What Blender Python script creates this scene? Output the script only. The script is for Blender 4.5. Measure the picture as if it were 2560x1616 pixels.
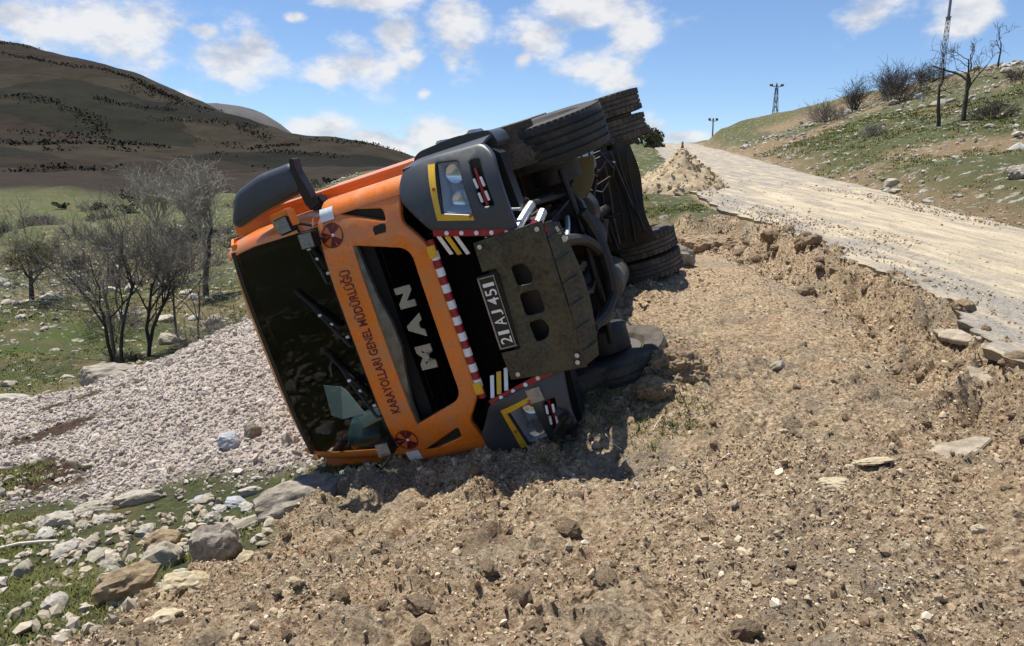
import bpy, bmesh, math, random
import numpy as np
from mathutils import Vector, Matrix, Euler

for o in list(bpy.data.objects):
    bpy.data.objects.remove(o)
scene = bpy.context.scene
COL = scene.collection
R_ = math.radians

# ---------------------------------------------------------------- camera
cam_d = bpy.data.cameras.new('camera')
cam_d.sensor_width = 36.0
cam_d.lens = 26.19
cam_d.clip_start = 0.05
cam_d.clip_end = 12000
cam = bpy.data.objects.new('camera', cam_d)
COL.objects.link(cam)
cam.location = (0, 0, 1.65)
cam.rotation_euler = (R_(90 - 10.5), 0, 0)
scene.camera = cam

# ---------------------------------------------------------------- sun, sky, exposure
SUN_EL, SUN_AZ = 70.5, -46.0          # azimuth from +Y (view direction), negative = left
sun_dir = Vector((math.sin(R_(SUN_AZ)) * math.cos(R_(SUN_EL)), math.cos(R_(SUN_AZ)) * math.cos(R_(SUN_EL)), math.sin(R_(SUN_EL))))
sd = bpy.data.lights.new('sun', 'SUN')
sd.energy = 5.0
sd.angle = R_(0.55)
sd.color = (1.0, 0.955, 0.88)
so = bpy.data.objects.new('sun', sd)
COL.objects.link(so)
so.location = (-20, 20, 40)
so.rotation_euler = (-sun_dir).to_track_quat('-Z', 'Y').to_euler()

scene.view_settings.view_transform = 'Standard'
scene.view_settings.look = 'None'
scene.view_settings.exposure = 0.46
scene.view_settings.gamma = 1.0
scene.render.engine = 'CYCLES'
cy = scene.cycles
cy.use_adaptive_sampling = True
cy.adaptive_threshold = 0.02
cy.use_denoising = True
cy.max_bounces = 5
cy.diffuse_bounces = 3
cy.glossy_bounces = 3
cy.transmission_bounces = 3
cy.transparent_max_bounces = 8
cy.caustics_reflective = False
cy.caustics_refractive = False

world = bpy.data.worlds.new('World')
scene.world = world
world.use_nodes = True
world.cycles.sampling_method = 'MANUAL'
world.cycles.sample_map_resolution = 256
wn, wl = world.node_tree.nodes, world.node_tree.links
wn.clear()


def N(nodes, t, **kw):
    n = nodes.new(t)
    for k, v in kw.items():
        if k.startswith('i_'):
            n.inputs[k[2:].replace('_', ' ')].default_value = v
        else:
            setattr(n, k, v)
    return n


def build_sky():
    out = N(wn, 'ShaderNodeOutputWorld')
    sky = N(wn, 'ShaderNodeTexSky', sky_type='NISHITA')
    sky.sun_disc = False
    sky.sun_elevation = R_(SUN_EL)
    sky.sun_rotation = R_(SUN_AZ)
    sky.altitude = 1500
    sky.air_density = 1.0
    sky.dust_density = 0.1
    sky.ozone_density = 4.0
    bg = N(wn, 'ShaderNodeBackground')
    bg.inputs['Strength'].default_value = 0.098
    tint = N(wn, 'ShaderNodeMix', data_type='RGBA', blend_type='MULTIPLY')
    tint.inputs['Factor'].default_value = 1.0
    tint.inputs['B'].default_value = (0.95, 0.985, 1.04, 1)
    wl.new(sky.outputs[0], tint.inputs['A'])
    wl.new(tint.outputs['Result'], bg.inputs['Color'])
    tc = N(wn, 'ShaderNodeTexCoord')
    D = tc.outputs['Generated']
    # large soft coverage field over the whole sky plus the cumulus banks themselves
    def math_(op, a, b=None, c=None, clamp=False):
        n = N(wn, 'ShaderNodeMath', operation=op, use_clamp=clamp)
        for i, v in enumerate((a, b, c)):
            if v is None:
                continue
            if isinstance(v, (int, float)):
                n.inputs[i].default_value = v
            else:
                wl.new(v, n.inputs[i])
        return n.outputs[0]
    def vec_(op, a, b=None, scale=None):
        n = N(wn, 'ShaderNodeVectorMath', operation=op)
        for i, v in enumerate((a, b)):
            if v is None:
                continue
            if isinstance(v, tuple):
                n.inputs[i].default_value = v
            else:
                wl.new(v, n.inputs[i])
        if scale is not None:
            n.inputs['Scale'].default_value = scale
        return n
    def noise(vec, scale, detail, rough=0.55):
        n = N(wn, 'ShaderNodeTexNoise')
        n.inputs['Scale'].default_value = scale
        n.inputs['Detail'].default_value = detail
        n.inputs['Roughness'].default_value = rough
        wl.new(vec, n.inputs['Vector'])
        return n.outputs['Fac']
    stretch = vec_('MULTIPLY', D, (1, 1, 1.7)).outputs[0]
    warp = noise(stretch, 9, 2)
    # cloud banks: (azimuth deg right of +Y, elevation deg, half width deg, half height deg)
    banks = CLOUDS
    total = None
    for az, el, hw, hh in banks:
        a, e = R_(az), R_(el)
        c = (math.sin(a) * math.cos(e), math.cos(a) * math.cos(e), math.sin(e))
        d = vec_('SUBTRACT', D, c).outputs[0]
        # express in a frame: horizontal tangent and up
        hw, hh = hw * 1.25, hh * 1.25
        hx = (math.cos(a) / R_(hw), -math.sin(a) / R_(hw), 0)
        up = (-math.sin(a) * math.sin(e) / R_(hh), -math.cos(a) * math.sin(e) / R_(hh), math.cos(e) / R_(hh))
        du = vec_('DOT_PRODUCT', d, hx).outputs['Value']
        dv = vec_('DOT_PRODUCT', d, up).outputs['Value']
        r2 = math_('ADD', math_('MULTIPLY', du, du), math_('MULTIPLY', dv, dv))
        b = math_('POWER', 2.718, math_('MULTIPLY', r2, -1.1))
        total = b if total is None else math_('MAXIMUM', total, b)
    sep = N(wn, 'ShaderNodeSeparateXYZ')
    wl.new(D, sep.inputs[0])
    elev = sep.outputs['Z']
    # the rest of the sky carries the same scattered cumulus, from noise
    cover = noise(stretch, 5.0, 1.0, 0.5)
    gen = N(wn, 'ShaderNodeMapRange')
    gen.inputs['From Min'].default_value = 0.56
    gen.inputs['From Max'].default_value = 0.72
    wl.new(cover, gen.inputs['Value'])
    inview = N(wn, 'ShaderNodeMapRange', interpolation_type='SMOOTHSTEP')   # azimuth test: banks cover the front of the sky
    wl.new(sep.outputs['Y'], inview.inputs['Value'])
    inview.inputs['From Min'].default_value = 0.55
    inview.inputs['From Max'].default_value = 0.75
    inview.inputs['To Min'].default_value = 1
    inview.inputs['To Max'].default_value = 0
    upper = N(wn, 'ShaderNodeMapRange', interpolation_type='SMOOTHSTEP')
    wl.new(elev, upper.inputs['Value'])
    upper.inputs['From Min'].default_value = 0.25
    upper.inputs['From Max'].default_value = 0.33
    outside = math_('MAXIMUM', inview.outputs[0], upper.outputs[0])
    total = math_('MAXIMUM', total, math_('MULTIPLY', gen.outputs[0], outside))
    n1 = noise(stretch, 16, 7, 0.58)
    s2 = vec_('ADD', stretch, tuple(sun_dir * 0.03 + Vector((0, 0, 0.035)))).outputs[0]
    n2 = noise(s2, 16, 4, 0.55)
    fine = noise(stretch, 60, 5, 0.6)
    dens = math_('ADD', math_('MULTIPLY', total, 0.82), math_('MULTIPLY_ADD', n1, 1.7, -0.98))
    dens = math_('ADD', dens, math_('MULTIPLY_ADD', fine, 0.35, -0.175))
    mk = N(wn, 'ShaderNodeMapRange', interpolation_type='SMOOTHSTEP')
    mk.inputs['From Min'].default_value = 0.02
    mk.inputs['From Max'].default_value = 0.66
    wl.new(dens, mk.inputs['Value'])
    mask = math_('MULTIPLY', mk.outputs[0], math_('MINIMUM', math_('MULTIPLY', total, 4.0), 1.0))
    light = math_('MULTIPLY_ADD', math_('SUBTRACT', n1, n2), 2.6, 0.62, clamp=True)
    ramp = N(wn, 'ShaderNodeValToRGB')
    ramp.color_ramp.elements[0].position = 0.05
    ramp.color_ramp.elements[0].color = (0.58, 0.62, 0.71, 1)
    ramp.color_ramp.elements[1].position = 0.85
    ramp.color_ramp.elements[1].color = (0.93, 0.93, 0.94, 1)
    wl.new(light, ramp.inputs[0])
    bc = N(wn, 'ShaderNodeBackground')
    bc.inputs['Strength'].default_value = 0.69
    wl.new(ramp.outputs[0], bc.inputs['Color'])
    mix = N(wn, 'ShaderNodeMixShader')
    wl.new(math_('MULTIPLY', mask, 0.94), mix.inputs[0])
    wl.new(bg.outputs[0], mix.inputs[1])
    wl.new(bc.outputs[0], mix.inputs[2])
    wl.new(mix.outputs[0], out.inputs[0])


CLOUDS = [(-27.6, 9.6, 4.42, 2.33), (-25.3, 10.2, 1.77, 1.86), (-30.1, 9.8, 2.06, 1.40), (-32.3, 10.0, 2.06, 1.09), (-19.6, 8.5, 2.80, 1.71), (-18.2, 9.4, 1.47, 1.24), (-21.4, 10.1, 1.03, 0.56), (-11.2, 8.5, 3.24, 1.49), (-8.4, 10.5, 1.77, 1.40), (-7.4, 8.9, 1.18, 0.93), (-13.0, 7.9, 1.77, 1.09), (-10.5, 12.7, 3.83, 0.68), (-4.1, 11.3, 1.82, 2.49), (-4.5, 9.0, 0.88, 0.93), (-15.5, 11.4, 0.65, 0.37), (-6.4, 6.6, 0.53, 0.40), (6.0, 12.1, 4.42, 1.30), (8.7, 10.5, 1.47, 1.55), (2.0, 10.4, 2.21, 1.24), (0.8, 9.0, 0.65, 0.56), (6.1, 8.4, 2.35, 1.09), (7.7, 7.3, 1.62, 0.68), (-13.8, 4.1, 3.24, 0.93), (-10.8, 3.4, 2.35, 0.78), (-5.8, 3.8, 2.80, 0.99), (-8.4, 2.8, 2.35, 0.68), (-22.8, 5.9, 1.03, 0.43), (10.2, 4.0, 0.94, 0.81), (12.4, 3.4, 1.77, 0.37), (24.5, 11.1, 1.77, 1.30), (30.3, 10.5, 1.91, 1.40), (-36.1, 9.6, 3.53, 1.86), (37.1, 8.6, 2.94, 1.55)]
build_sky()

# ---------------------------------------------------------------- helpers: tags, materials, noise
def tag(o, label=None, cat=None, group=None, kind=None):
    if label: o['label'] = label
    if cat: o['category'] = cat
    if group: o['group'] = group
    if kind: o['kind'] = kind
    return o


def mesh_obj(name, me, mat=None, parent=None):
    o = bpy.data.objects.new(name, me)
    COL.objects.link(o)
    if mat is not None and not me.materials:
        me.materials.append(mat)
    if parent is not None:
        o.parent = parent
    return o


def np_mesh(name, V, F, smooth=True):
    """V (n,3) array, F (m,k) array, k = 3 or 4"""
    me = bpy.data.meshes.new(name)
    V = np.asarray(V, np.float32)
    F = np.asarray(F, np.int32)
    k = F.shape[1]
    me.vertices.add(len(V)); me.vertices.foreach_set('co', V.ravel())
    me.loops.add(F.size); me.loops.foreach_set('vertex_index', F.ravel())
    me.polygons.add(len(F))
    me.polygons.foreach_set('loop_start', np.arange(0, F.size, k, dtype=np.int32))
    me.polygons.foreach_set('use_smooth', np.full(len(F), smooth, bool))
    me.update(calc_edges=True)
    me.validate()
    return me


MATS = {}


def principled(name, color=(0.5, 0.5, 0.5), rough=0.6, metal=0.0, **kw):
    m = bpy.data.materials.new(name)
    m.use_nodes = True
    b = m.node_tree.nodes['Principled BSDF']
    b.inputs['Base Color'].default_value = (*color, 1)
    b.inputs['Roughness'].default_value = rough
    b.inputs['Metallic'].default_value = metal
    for k, v in kw.items():
        b.inputs[k].default_value = v
    MATS[name] = m
    return m


def worn(name, color, rough, metal=0.0, dirt=(0.22, 0.17, 0.115), amount=0.35, scale=4.0, var=0.12, bump=0.0, bump_scale=60, coat=0.0, dust_rough=0.9, scratch=0.0):
    """paint, rubber or metal with blotches of dried mud, mottled tone and fine relief"""
    m = principled(name, color, rough, metal)
    nt = m.node_tree; n, l = nt.nodes, nt.links
    b = n['Principled BSDF']
    if coat: b.inputs['Coat Weight'].default_value = coat
    tc = N(n, 'ShaderNodeTexCoord')
    n1 = N(n, 'ShaderNodeTexNoise'); n1.inputs['Scale'].default_value = scale; n1.inputs['Detail'].default_value = 8; n1.inputs['Roughness'].default_value = 0.65
    l.new(tc.outputs['Object'], n1.inputs['Vector'])
    n2 = N(n, 'ShaderNodeTexNoise'); n2.inputs['Scale'].default_value = scale * 9; n2.inputs['Detail'].default_value = 4
    l.new(tc.outputs['Object'], n2.inputs['Vector'])
    r = N(n, 'ShaderNodeMapRange'); r.inputs['From Min'].default_value = 0.62 - amount * 0.42; r.inputs['From Max'].default_value = 0.86 - amount * 0.30
    l.new(n1.outputs['Fac'], r.inputs['Value'])
    mlt = N(n, 'ShaderNodeMath', operation='MULTIPLY'); l.new(r.outputs[0], mlt.inputs[0])
    r2 = N(n, 'ShaderNodeMapRange'); r2.inputs['From Min'].default_value = 0.3; r2.inputs['From Max'].default_value = 0.65; r2.inputs['To Min'].default_value = 0.35
    l.new(n2.outputs['Fac'], r2.inputs['Value']); l.new(r2.outputs[0], mlt.inputs[1])
    hsv = N(n, 'ShaderNodeHueSaturation'); hsv.inputs['Color'].default_value = (*color, 1)
    rv = N(n, 'ShaderNodeMapRange'); rv.inputs['To Min'].default_value = 1 - var * 2; rv.inputs['To Max'].default_value = 1 + var * 2
    l.new(n2.outputs['Fac'], rv.inputs['Value']); l.new(rv.outputs[0], hsv.inputs['Value'])
    mx = N(n, 'ShaderNodeMix', data_type='RGBA')
    l.new(mlt.outputs[0], mx.inputs['Factor']); l.new(hsv.outputs[0], mx.inputs['A']); mx.inputs['B'].default_value = (*dirt, 1)
    colr = mx.outputs['Result']
    if scratch:
        mp = N(n, 'ShaderNodeMapping'); mp.inputs['Scale'].default_value = (4, 4, 75); mp.inputs['Rotation'].default_value = (0.2, 0.5, 0.3); l.new(tc.outputs['Object'], mp.inputs['Vector'])
        ns = N(n, 'ShaderNodeTexNoise'); ns.inputs['Scale'].default_value = 1.0; ns.inputs['Detail'].default_value = 3; l.new(mp.outputs[0], ns.inputs['Vector'])
        rs = N(n, 'ShaderNodeMapRange'); rs.inputs['From Min'].default_value = 0.665; rs.inputs['From Max'].default_value = 0.70; rs.inputs['To Max'].default_value = scratch; l.new(ns.outputs['Fac'], rs.inputs['Value'])
        ms = N(n, 'ShaderNodeMix', data_type='RGBA'); l.new(rs.outputs[0], ms.inputs['Factor']); l.new(colr, ms.inputs['A']); ms.inputs['B'].default_value = (0.30, 0.22, 0.16, 1)
        colr = ms.outputs['Result']
    l.new(colr, b.inputs['Base Color'])
    rr = N(n, 'ShaderNodeMapRange'); rr.inputs['To Min'].default_value = rough; rr.inputs['To Max'].default_value = dust_rough
    l.new(mlt.outputs[0], rr.inputs['Value']); l.new(rr.outputs[0], b.inputs['Roughness'])
    if bump:
        n3 = N(n, 'ShaderNodeTexNoise'); n3.inputs['Scale'].default_value = bump_scale; n3.inputs['Detail'].default_value = 5
        l.new(tc.outputs['Object'], n3.inputs['Vector'])
        bp = N(n, 'ShaderNodeBump'); bp.inputs['Strength'].default_value = bump; bp.inputs['Distance'].default_value = 0.01
        l.new(n3.outputs['Fac'], bp.inputs['Height']); l.new(bp.outputs[0], b.inputs['Normal'])
    return m


def rocky(name, c1, c2, c3=None, scale=5.0, bump=0.6, rough=0.93, per_object=True, lichen=0.0, space='Object'):
    """stone: two mottled tones, a per-stone tint and broken relief"""
    m = principled(name, c1, rough)
    nt = m.node_tree; n, l = nt.nodes, nt.links
    b = n['Principled BSDF']
    b.inputs['Specular IOR Level'].default_value = 0.25
    tc = N(n, 'ShaderNodeTexCoord'); geo = N(n, 'ShaderNodeNewGeometry')
    src = tc.outputs['Object'] if space == 'Object' else geo.outputs['Position']
    n1 = N(n, 'ShaderNodeTexNoise'); n1.inputs['Scale'].default_value = scale; n1.inputs['Detail'].default_value = 9; n1.inputs['Roughness'].default_value = 0.7
    l.new(src, n1.inputs['Vector'])
    mx = N(n, 'ShaderNodeMix', data_type='RGBA')
    r = N(n, 'ShaderNodeMapRange'); r.inputs['From Min'].default_value = 0.36; r.inputs['From Max'].default_value = 0.66
    l.new(n1.outputs['Fac'], r.inputs['Value']); l.new(r.outputs[0], mx.inputs['Factor'])
    mx.inputs['A'].default_value = (*c1, 1); mx.inputs['B'].default_value = (*c2, 1)
    colr = mx.outputs['Result']
    if c3 is not None:
        m3 = N(n, 'ShaderNodeMix', data_type='RGBA')
        if per_object:
            oi = N(n, 'ShaderNodeObjectInfo'); l.new(oi.outputs['Random'], m3.inputs['Factor'])
        else:
            l.new(geo.outputs['Random Per Island'], m3.inputs['Factor'])
        mm = N(n, 'ShaderNodeMix', data_type='RGBA', blend_type='MULTIPLY'); mm.inputs['Factor'].default_value = 1
        l.new(colr, m3.inputs['A']); l.new(colr, mm.inputs['A']); mm.inputs['B'].default_value = (*c3, 1); l.new(mm.outputs['Result'], m3.inputs['B'])
        colr = m3.outputs['Result']
    l.new(colr, b.inputs['Base Color'])
    bp = N(n, 'ShaderNodeBump'); bp.inputs['Strength'].default_value = bump; bp.inputs['Distance'].default_value = 0.03
    l.new(n1.outputs['Fac'], bp.inputs['Height']); l.new(bp.outputs[0], b.inputs['Normal'])
    return m
# ---------------------------------------------------------------- terrain heights (metres, world space)
def hsh(ix, iy, seed):
    h = (ix.astype(np.int64) * 374761393 + iy.astype(np.int64) * 668265263 + seed * 1442695041) & 0x7fffffff
    h = ((h ^ (h >> 13)) * 1274126177) & 0x7fffffff
    h = h ^ (h >> 16)
    return (h & 0xffff) / 65535.0


def vnoise(x, y, seed=0):
    ix, iy = np.floor(x), np.floor(y)
    fx, fy = x - ix, y - iy
    ux, uy = fx * fx * fx * (fx * (fx * 6 - 15) + 10), fy * fy * fy * (fy * (fy * 6 - 15) + 10)
    a = hsh(ix, iy, seed); b = hsh(ix + 1, iy, seed); c = hsh(ix, iy + 1, seed); d = hsh(ix + 1, iy + 1, seed)
    return a + (b - a) * ux + (c - a) * uy + (a - b - c + d) * ux * uy


def fbm(x, y, seed=0, oct=4, gain=0.5):
    s, a, t = 0, 1.0, 0
    for i in range(oct):
        s = s + a * (vnoise(x + i * 17.3, y - i * 9.1, seed + i) - 0.5)
        t += a
        a *= gain
        x, y = x * 1.97 + y * 0.31, y * 1.97 - x * 0.31
    return s / t * 2


def cellular(x, y, seed=0):
    """distance to the nearest jittered point, 0 at its centre, and a random value of that cell"""
    ix, iy = np.floor(x), np.floor(y)
    best = np.full(x.shape, 9.0); rnd = np.zeros(x.shape)
    for dx in (-1, 0, 1):
        for dy in (-1, 0, 1):
            jx, jy = ix + dx, iy + dy
            px = jx + hsh(jx, jy, seed); py = jy + hsh(jx, jy, seed + 7)
            d = (px - x) ** 2 + (py - y) ** 2
            m = d < best
            best = np.where(m, d, best)
            rnd = np.where(m, hsh(jx, jy, seed + 13), rnd)
    return np.sqrt(best), rnd


def sstep(a, b, x):
    t = np.clip((x - a) / (b - a), 0, 1)
    return t * t * (3 - 2 * t)



LOW = [(-7.2, 12.6, -2.1), (-8.6, 13.2, -2.5), (-5.4, 13.6, -1.9), (-3.6, 15, -1.7), (-10.5, 12, -2.7), (-1.5, 16, -1.2), (1.72,2.28,0.10),(0.88,2.33,0.08),(0.00,2.45,0.00),(-0.82,2.57,-0.08),(-1.56,2.90,-0.30),(-2.29,3.34,-0.60),(-2.96,3.93,-0.78),(0.00,3.14,-0.10),(1.16,3.15,0.00),(2.10,3.15,0.10),(-0.53,4.22,-0.42),(-1.09,3.50,-0.30),(0.78,4.35,-0.20),(0.59,4.98,-0.34),(-1.62,5.28,-0.80),(-1.81,4.03,-0.62),(-2.82,5.06,-1.00),(-3.93,5.81,-1.20),(-2.54,6.51,-1.12),(-3.86,7.05,-1.35),(-5.10,6.97,-1.45),(1.78,4.24,-0.02),(2.11,3.69,0.08),(1.52,5.14,-0.05),(2.48,5.62,-0.05),(2.65,5.00,-0.04),(2.75,4.45,0.00),(2.70,3.85,0.10),(1.94,6.65,0.02),(2.90,7.72,0.03),(3.0,6.9,0.0),(2.31,8.96,0.20),(3.04,8.84,0.22),(3.41,12.03,0.40),(2.93,12.98,0.45),(1.45,6.20,-0.02),(-0.18,5.54,-0.44),(-0.74,5.69,-0.61),(-1.67,6.36,-0.85),(0.77,6.20,-0.14),(0.33,6.74,-0.31),(-0.96,7.11,-0.70),(0.90,8.24,-0.08),(-0.58,8.65,-0.53),(1.35,9.75,0.17),(-0.20,10.19,-0.36),(1.90,11.56,0.40),(0.74,12.41,0.01),(-6.41,10.30,-1.28),(-7.28,10.20,-1.41),(-5.18,11.00,-0.91),(-4.41,11.80,-0.57),(-2.51,7.60,-0.86),(-3.93,8.20,-1.06),(-5.06,8.00,-1.30),(-5.79,8.00,-1.40),(-8.97,16.00,-2.37),(-12.10,17.00,-3.24),(-11.13,21.00,-3.37),(-13.48,19.00,-3.47),(-17.68,27.00,-2.59),(-13.03,30.00,-2.68),(-20.74,36.00,-2.71),(-19.05,45.00,-1.74),(-41.07,60.00,-2.53),(-35.82,70.00,-1.65),(-59.13,95.00,-0.70),(-49.71,110.00,0.76),(-78.76,140.00,2.83),(-55.23,140.00,2.83),(-101.15,150.00,3.33),(-13.60,60.00,1.82),(-33.89,150.00,4.56),(-9.00,0.00,-2.20),(-6.00,-4.00,-1.20),(0.00,-5.00,0.00),(6.00,-5.00,0.30),(5.00,0.00,0.40),(-30.00,0.00,-5.00),(-40.00,30.00,-4.50),(-90.00,60.00,-1.00),(3.20,14.00,0.30),(3.00,20.00,0.40),(2.00,30.00,0.80),(0.00,20.00,-1.00),(2.00,60.00,2.50),(-20.00,60.00,-1.20),(6.00,90.00,5.40),(-30.00,110.00,1.00),(10.00,140.00,3.00),(-110.00,140.00,5.00),(-160.00,60.00,6.00),(60.00,20.00,1.00),(80.00,150.00,5.00),(40.00,-5.00,1.00)]
UPP = [(4.60,4.00,0.18),(7.10,4.00,0.18),(9.60,4.00,0.18),(4.90,8.00,0.48),(7.10,8.00,0.48),(9.30,8.00,0.48),(4.70,13.00,0.85),(6.90,13.00,0.85),(9.10,13.00,0.85),(5.30,20.00,1.38),(7.45,20.00,1.38),(9.60,20.00,1.38),(6.60,30.00,2.13),(8.70,30.00,2.13),(10.80,30.00,2.13),(8.90,45.00,3.25),(11.00,45.00,3.25),(13.10,45.00,3.25),(11.40,60.00,4.38),(13.50,60.00,4.38),(15.60,60.00,4.38),(14.80,80.00,5.88),(16.90,80.00,5.88),(19.00,80.00,5.88),(8.87,13.00,0.93),(10.17,15.00,1.36),(12.46,18.50,2.01),(18.00,27.00,3.64),(32.86,50.00,8.9),(17.84,32.00,3.83),(29.75,54.00,8.55),(26.28,64.00,8.0),(15.74,38.00,3.83),(22.94,76.00,7.74),(14.57,48.00,4.02),(9.73,20.50,1.69),(9.76,15.80,1.26),(40.00,80.00,10.50),(60.00,60.00,13.00),(70.00,30.00,12.00),(40.00,10.00,5.50),(25.00,2.00,2.40),(14.00,-4.00,0.60),(5.00,-5.00,0.20),(30.00,110.00,8.00),(15.00,110.00,4.00),(90.00,100.00,10.00),(2.00,8.00,0.45),(3.00,15.00,0.95),(3.00,30.00,2.00),(5.00,60.00,4.10),(8.00,90.00,5.60)]
SCARP = [(3.0, -30), (3.3, 0), (3.7, 4), (3.95, 5.6), (4.1, 6.3), (4.4, 7.5), (4.6, 9), (4.55, 10.6), (4.6, 12.6), (4.45, 14.8), (3.6, 16.2), (2.4, 16.8), (1.2, 17.4), (-0.5, 19), (-2, 24), (-3, 40), (0, 70), (3, 100), (5, 400)]
GRAVEL = [(-0.6, 6.7), (-2.7, 6.9), (-3.3, 7.0), (-4.4, 7.2), (-5.2, 7.0), (-7, 7.0), (-9.5, 8.5), (-7.3, 10.4), (-6.4, 10.5), (-5.2, 11.2), (-4.4, 12.0), (-2.5, 13), (0, 13.6), (1.6, 13.4), (0.5, 11)]
BARE = [(-5.45, 8.5, 0.50, 0.20, 0.45), (-5.85, 9.5, 0.42, 0.15, 0.4), (-5.3, 7.3, 0.9, 0.42, 0.35)]
DIRT = [(-2.6, 1.5), (-2.25, 3.2), (-1.8, 4.05), (-1.62, 4.9), (-1.35, 5.7), (-0.5, 6.6), (0.6, 8.5), (1.5, 12), (2.0, 16.6), (4.4, 15.5), (5.2, 12), (5.2, 4), (6, -8), (-3, -8)]


class TPS:
    """thin-plate spline through scattered heights"""
    def __init__(self, pts, lam=0.02):
        P = np.array(pts, float)
        self.c = P[:, :2]; n = len(P)
        K = self.k(self.c, self.c) + lam * np.eye(n)
        A = np.zeros((n + 3, n + 3)); A[:n, :n] = K
        Q = np.c_[np.ones(n), self.c]; A[:n, n:] = Q; A[n:, :n] = Q.T
        self.w = np.linalg.solve(A, np.r_[P[:, 2], 0, 0, 0])
    @staticmethod
    def k(a, b):
        d = ((a[:, None, :] - b[None, :, :]) ** 2).sum(-1)
        return 0.5 * d * np.log(d + 1e-9)
    def __call__(self, x, y):
        s = np.shape(x)
        p = np.stack([np.ravel(x), np.ravel(y)], 1).astype(float)
        out = np.empty(len(p)); n = len(self.c)
        for i in range(0, len(p), 20000):
            q = p[i:i + 20000]
            out[i:i + 20000] = self.k(q, self.c) @ self.w[:n] + self.w[n] + q @ self.w[n + 1:]
        return out.reshape(s)


def seg_dist(x, y, poly, closed=False):
    """distance to a polyline and the side (+ right of its direction)"""
    best = np.full(np.shape(x), 1e9); side = np.zeros(np.shape(x))
    pts = list(poly) + ([poly[0]] if closed else [])
    for (ax, ay), (bx, by) in zip(pts[:-1], pts[1:]):
        dx, dy = bx - ax, by - ay
        t = np.clip(((x - ax) * dx + (y - ay) * dy) / (dx * dx + dy * dy), 0, 1)
        ex, ey = x - ax - t * dx, y - ay - t * dy
        d = np.hypot(ex, ey)
        m = d < best
        best = np.where(m, d, best)
        side = np.where(m, np.sign(dy * ex - dx * ey), side)
    return best, side


def poly_sdf(x, y, poly):
    """negative outside, positive inside, in metres"""
    d, _ = seg_dist(x, y, poly, True)
    ins = np.zeros(np.shape(x), bool)
    n = len(poly)
    for i in range(n):
        (ax, ay), (bx, by) = poly[i], poly[(i + 1) % n]
        c = ((ay > y) != (by > y)) & (x < (bx - ax) * (y - ay) / (by - ay + 1e-12) + ax)
        ins ^= c
    return np.where(ins, d, -d)


tps_low, tps_up = TPS(LOW), TPS(UPP)


def road_left(y):
    P = np.array([(3.25, -26), (3.4, 0), (3.75, 4), (4.0, 5.6), (4.2, 6.3), (4.5, 7.5), (4.68, 9), (4.62, 10.6), (4.66, 12.6), (4.55, 14.8), (4.6, 17.7), (5.0, 21.3), (6.4, 30), (8.2, 41), (12.3, 66), (14.4, 80), (18.6, 108)])
    return np.interp(y, P[:, 1], P[:, 0])


def road_right(y):
    P = np.array([(8.2, -26), (8.4, 0), (8.7, 8), (8.95, 13), (9.5, 16.8), (10.3, 22), (11.7, 31.8), (15.2, 54), (18.1, 74), (19.4, 80), (23.6, 108)])
    return np.interp(y, P[:, 1], P[:, 0])


def road_z(y):
    return -0.12 + 0.075 * y - 0.060 * np.log1p(np.exp((y - 82) / 6.0)) * 2.0


def scarp_s(x, y):
    d, side = seg_dist(x, y, SCARP)
    return d * side


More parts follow.
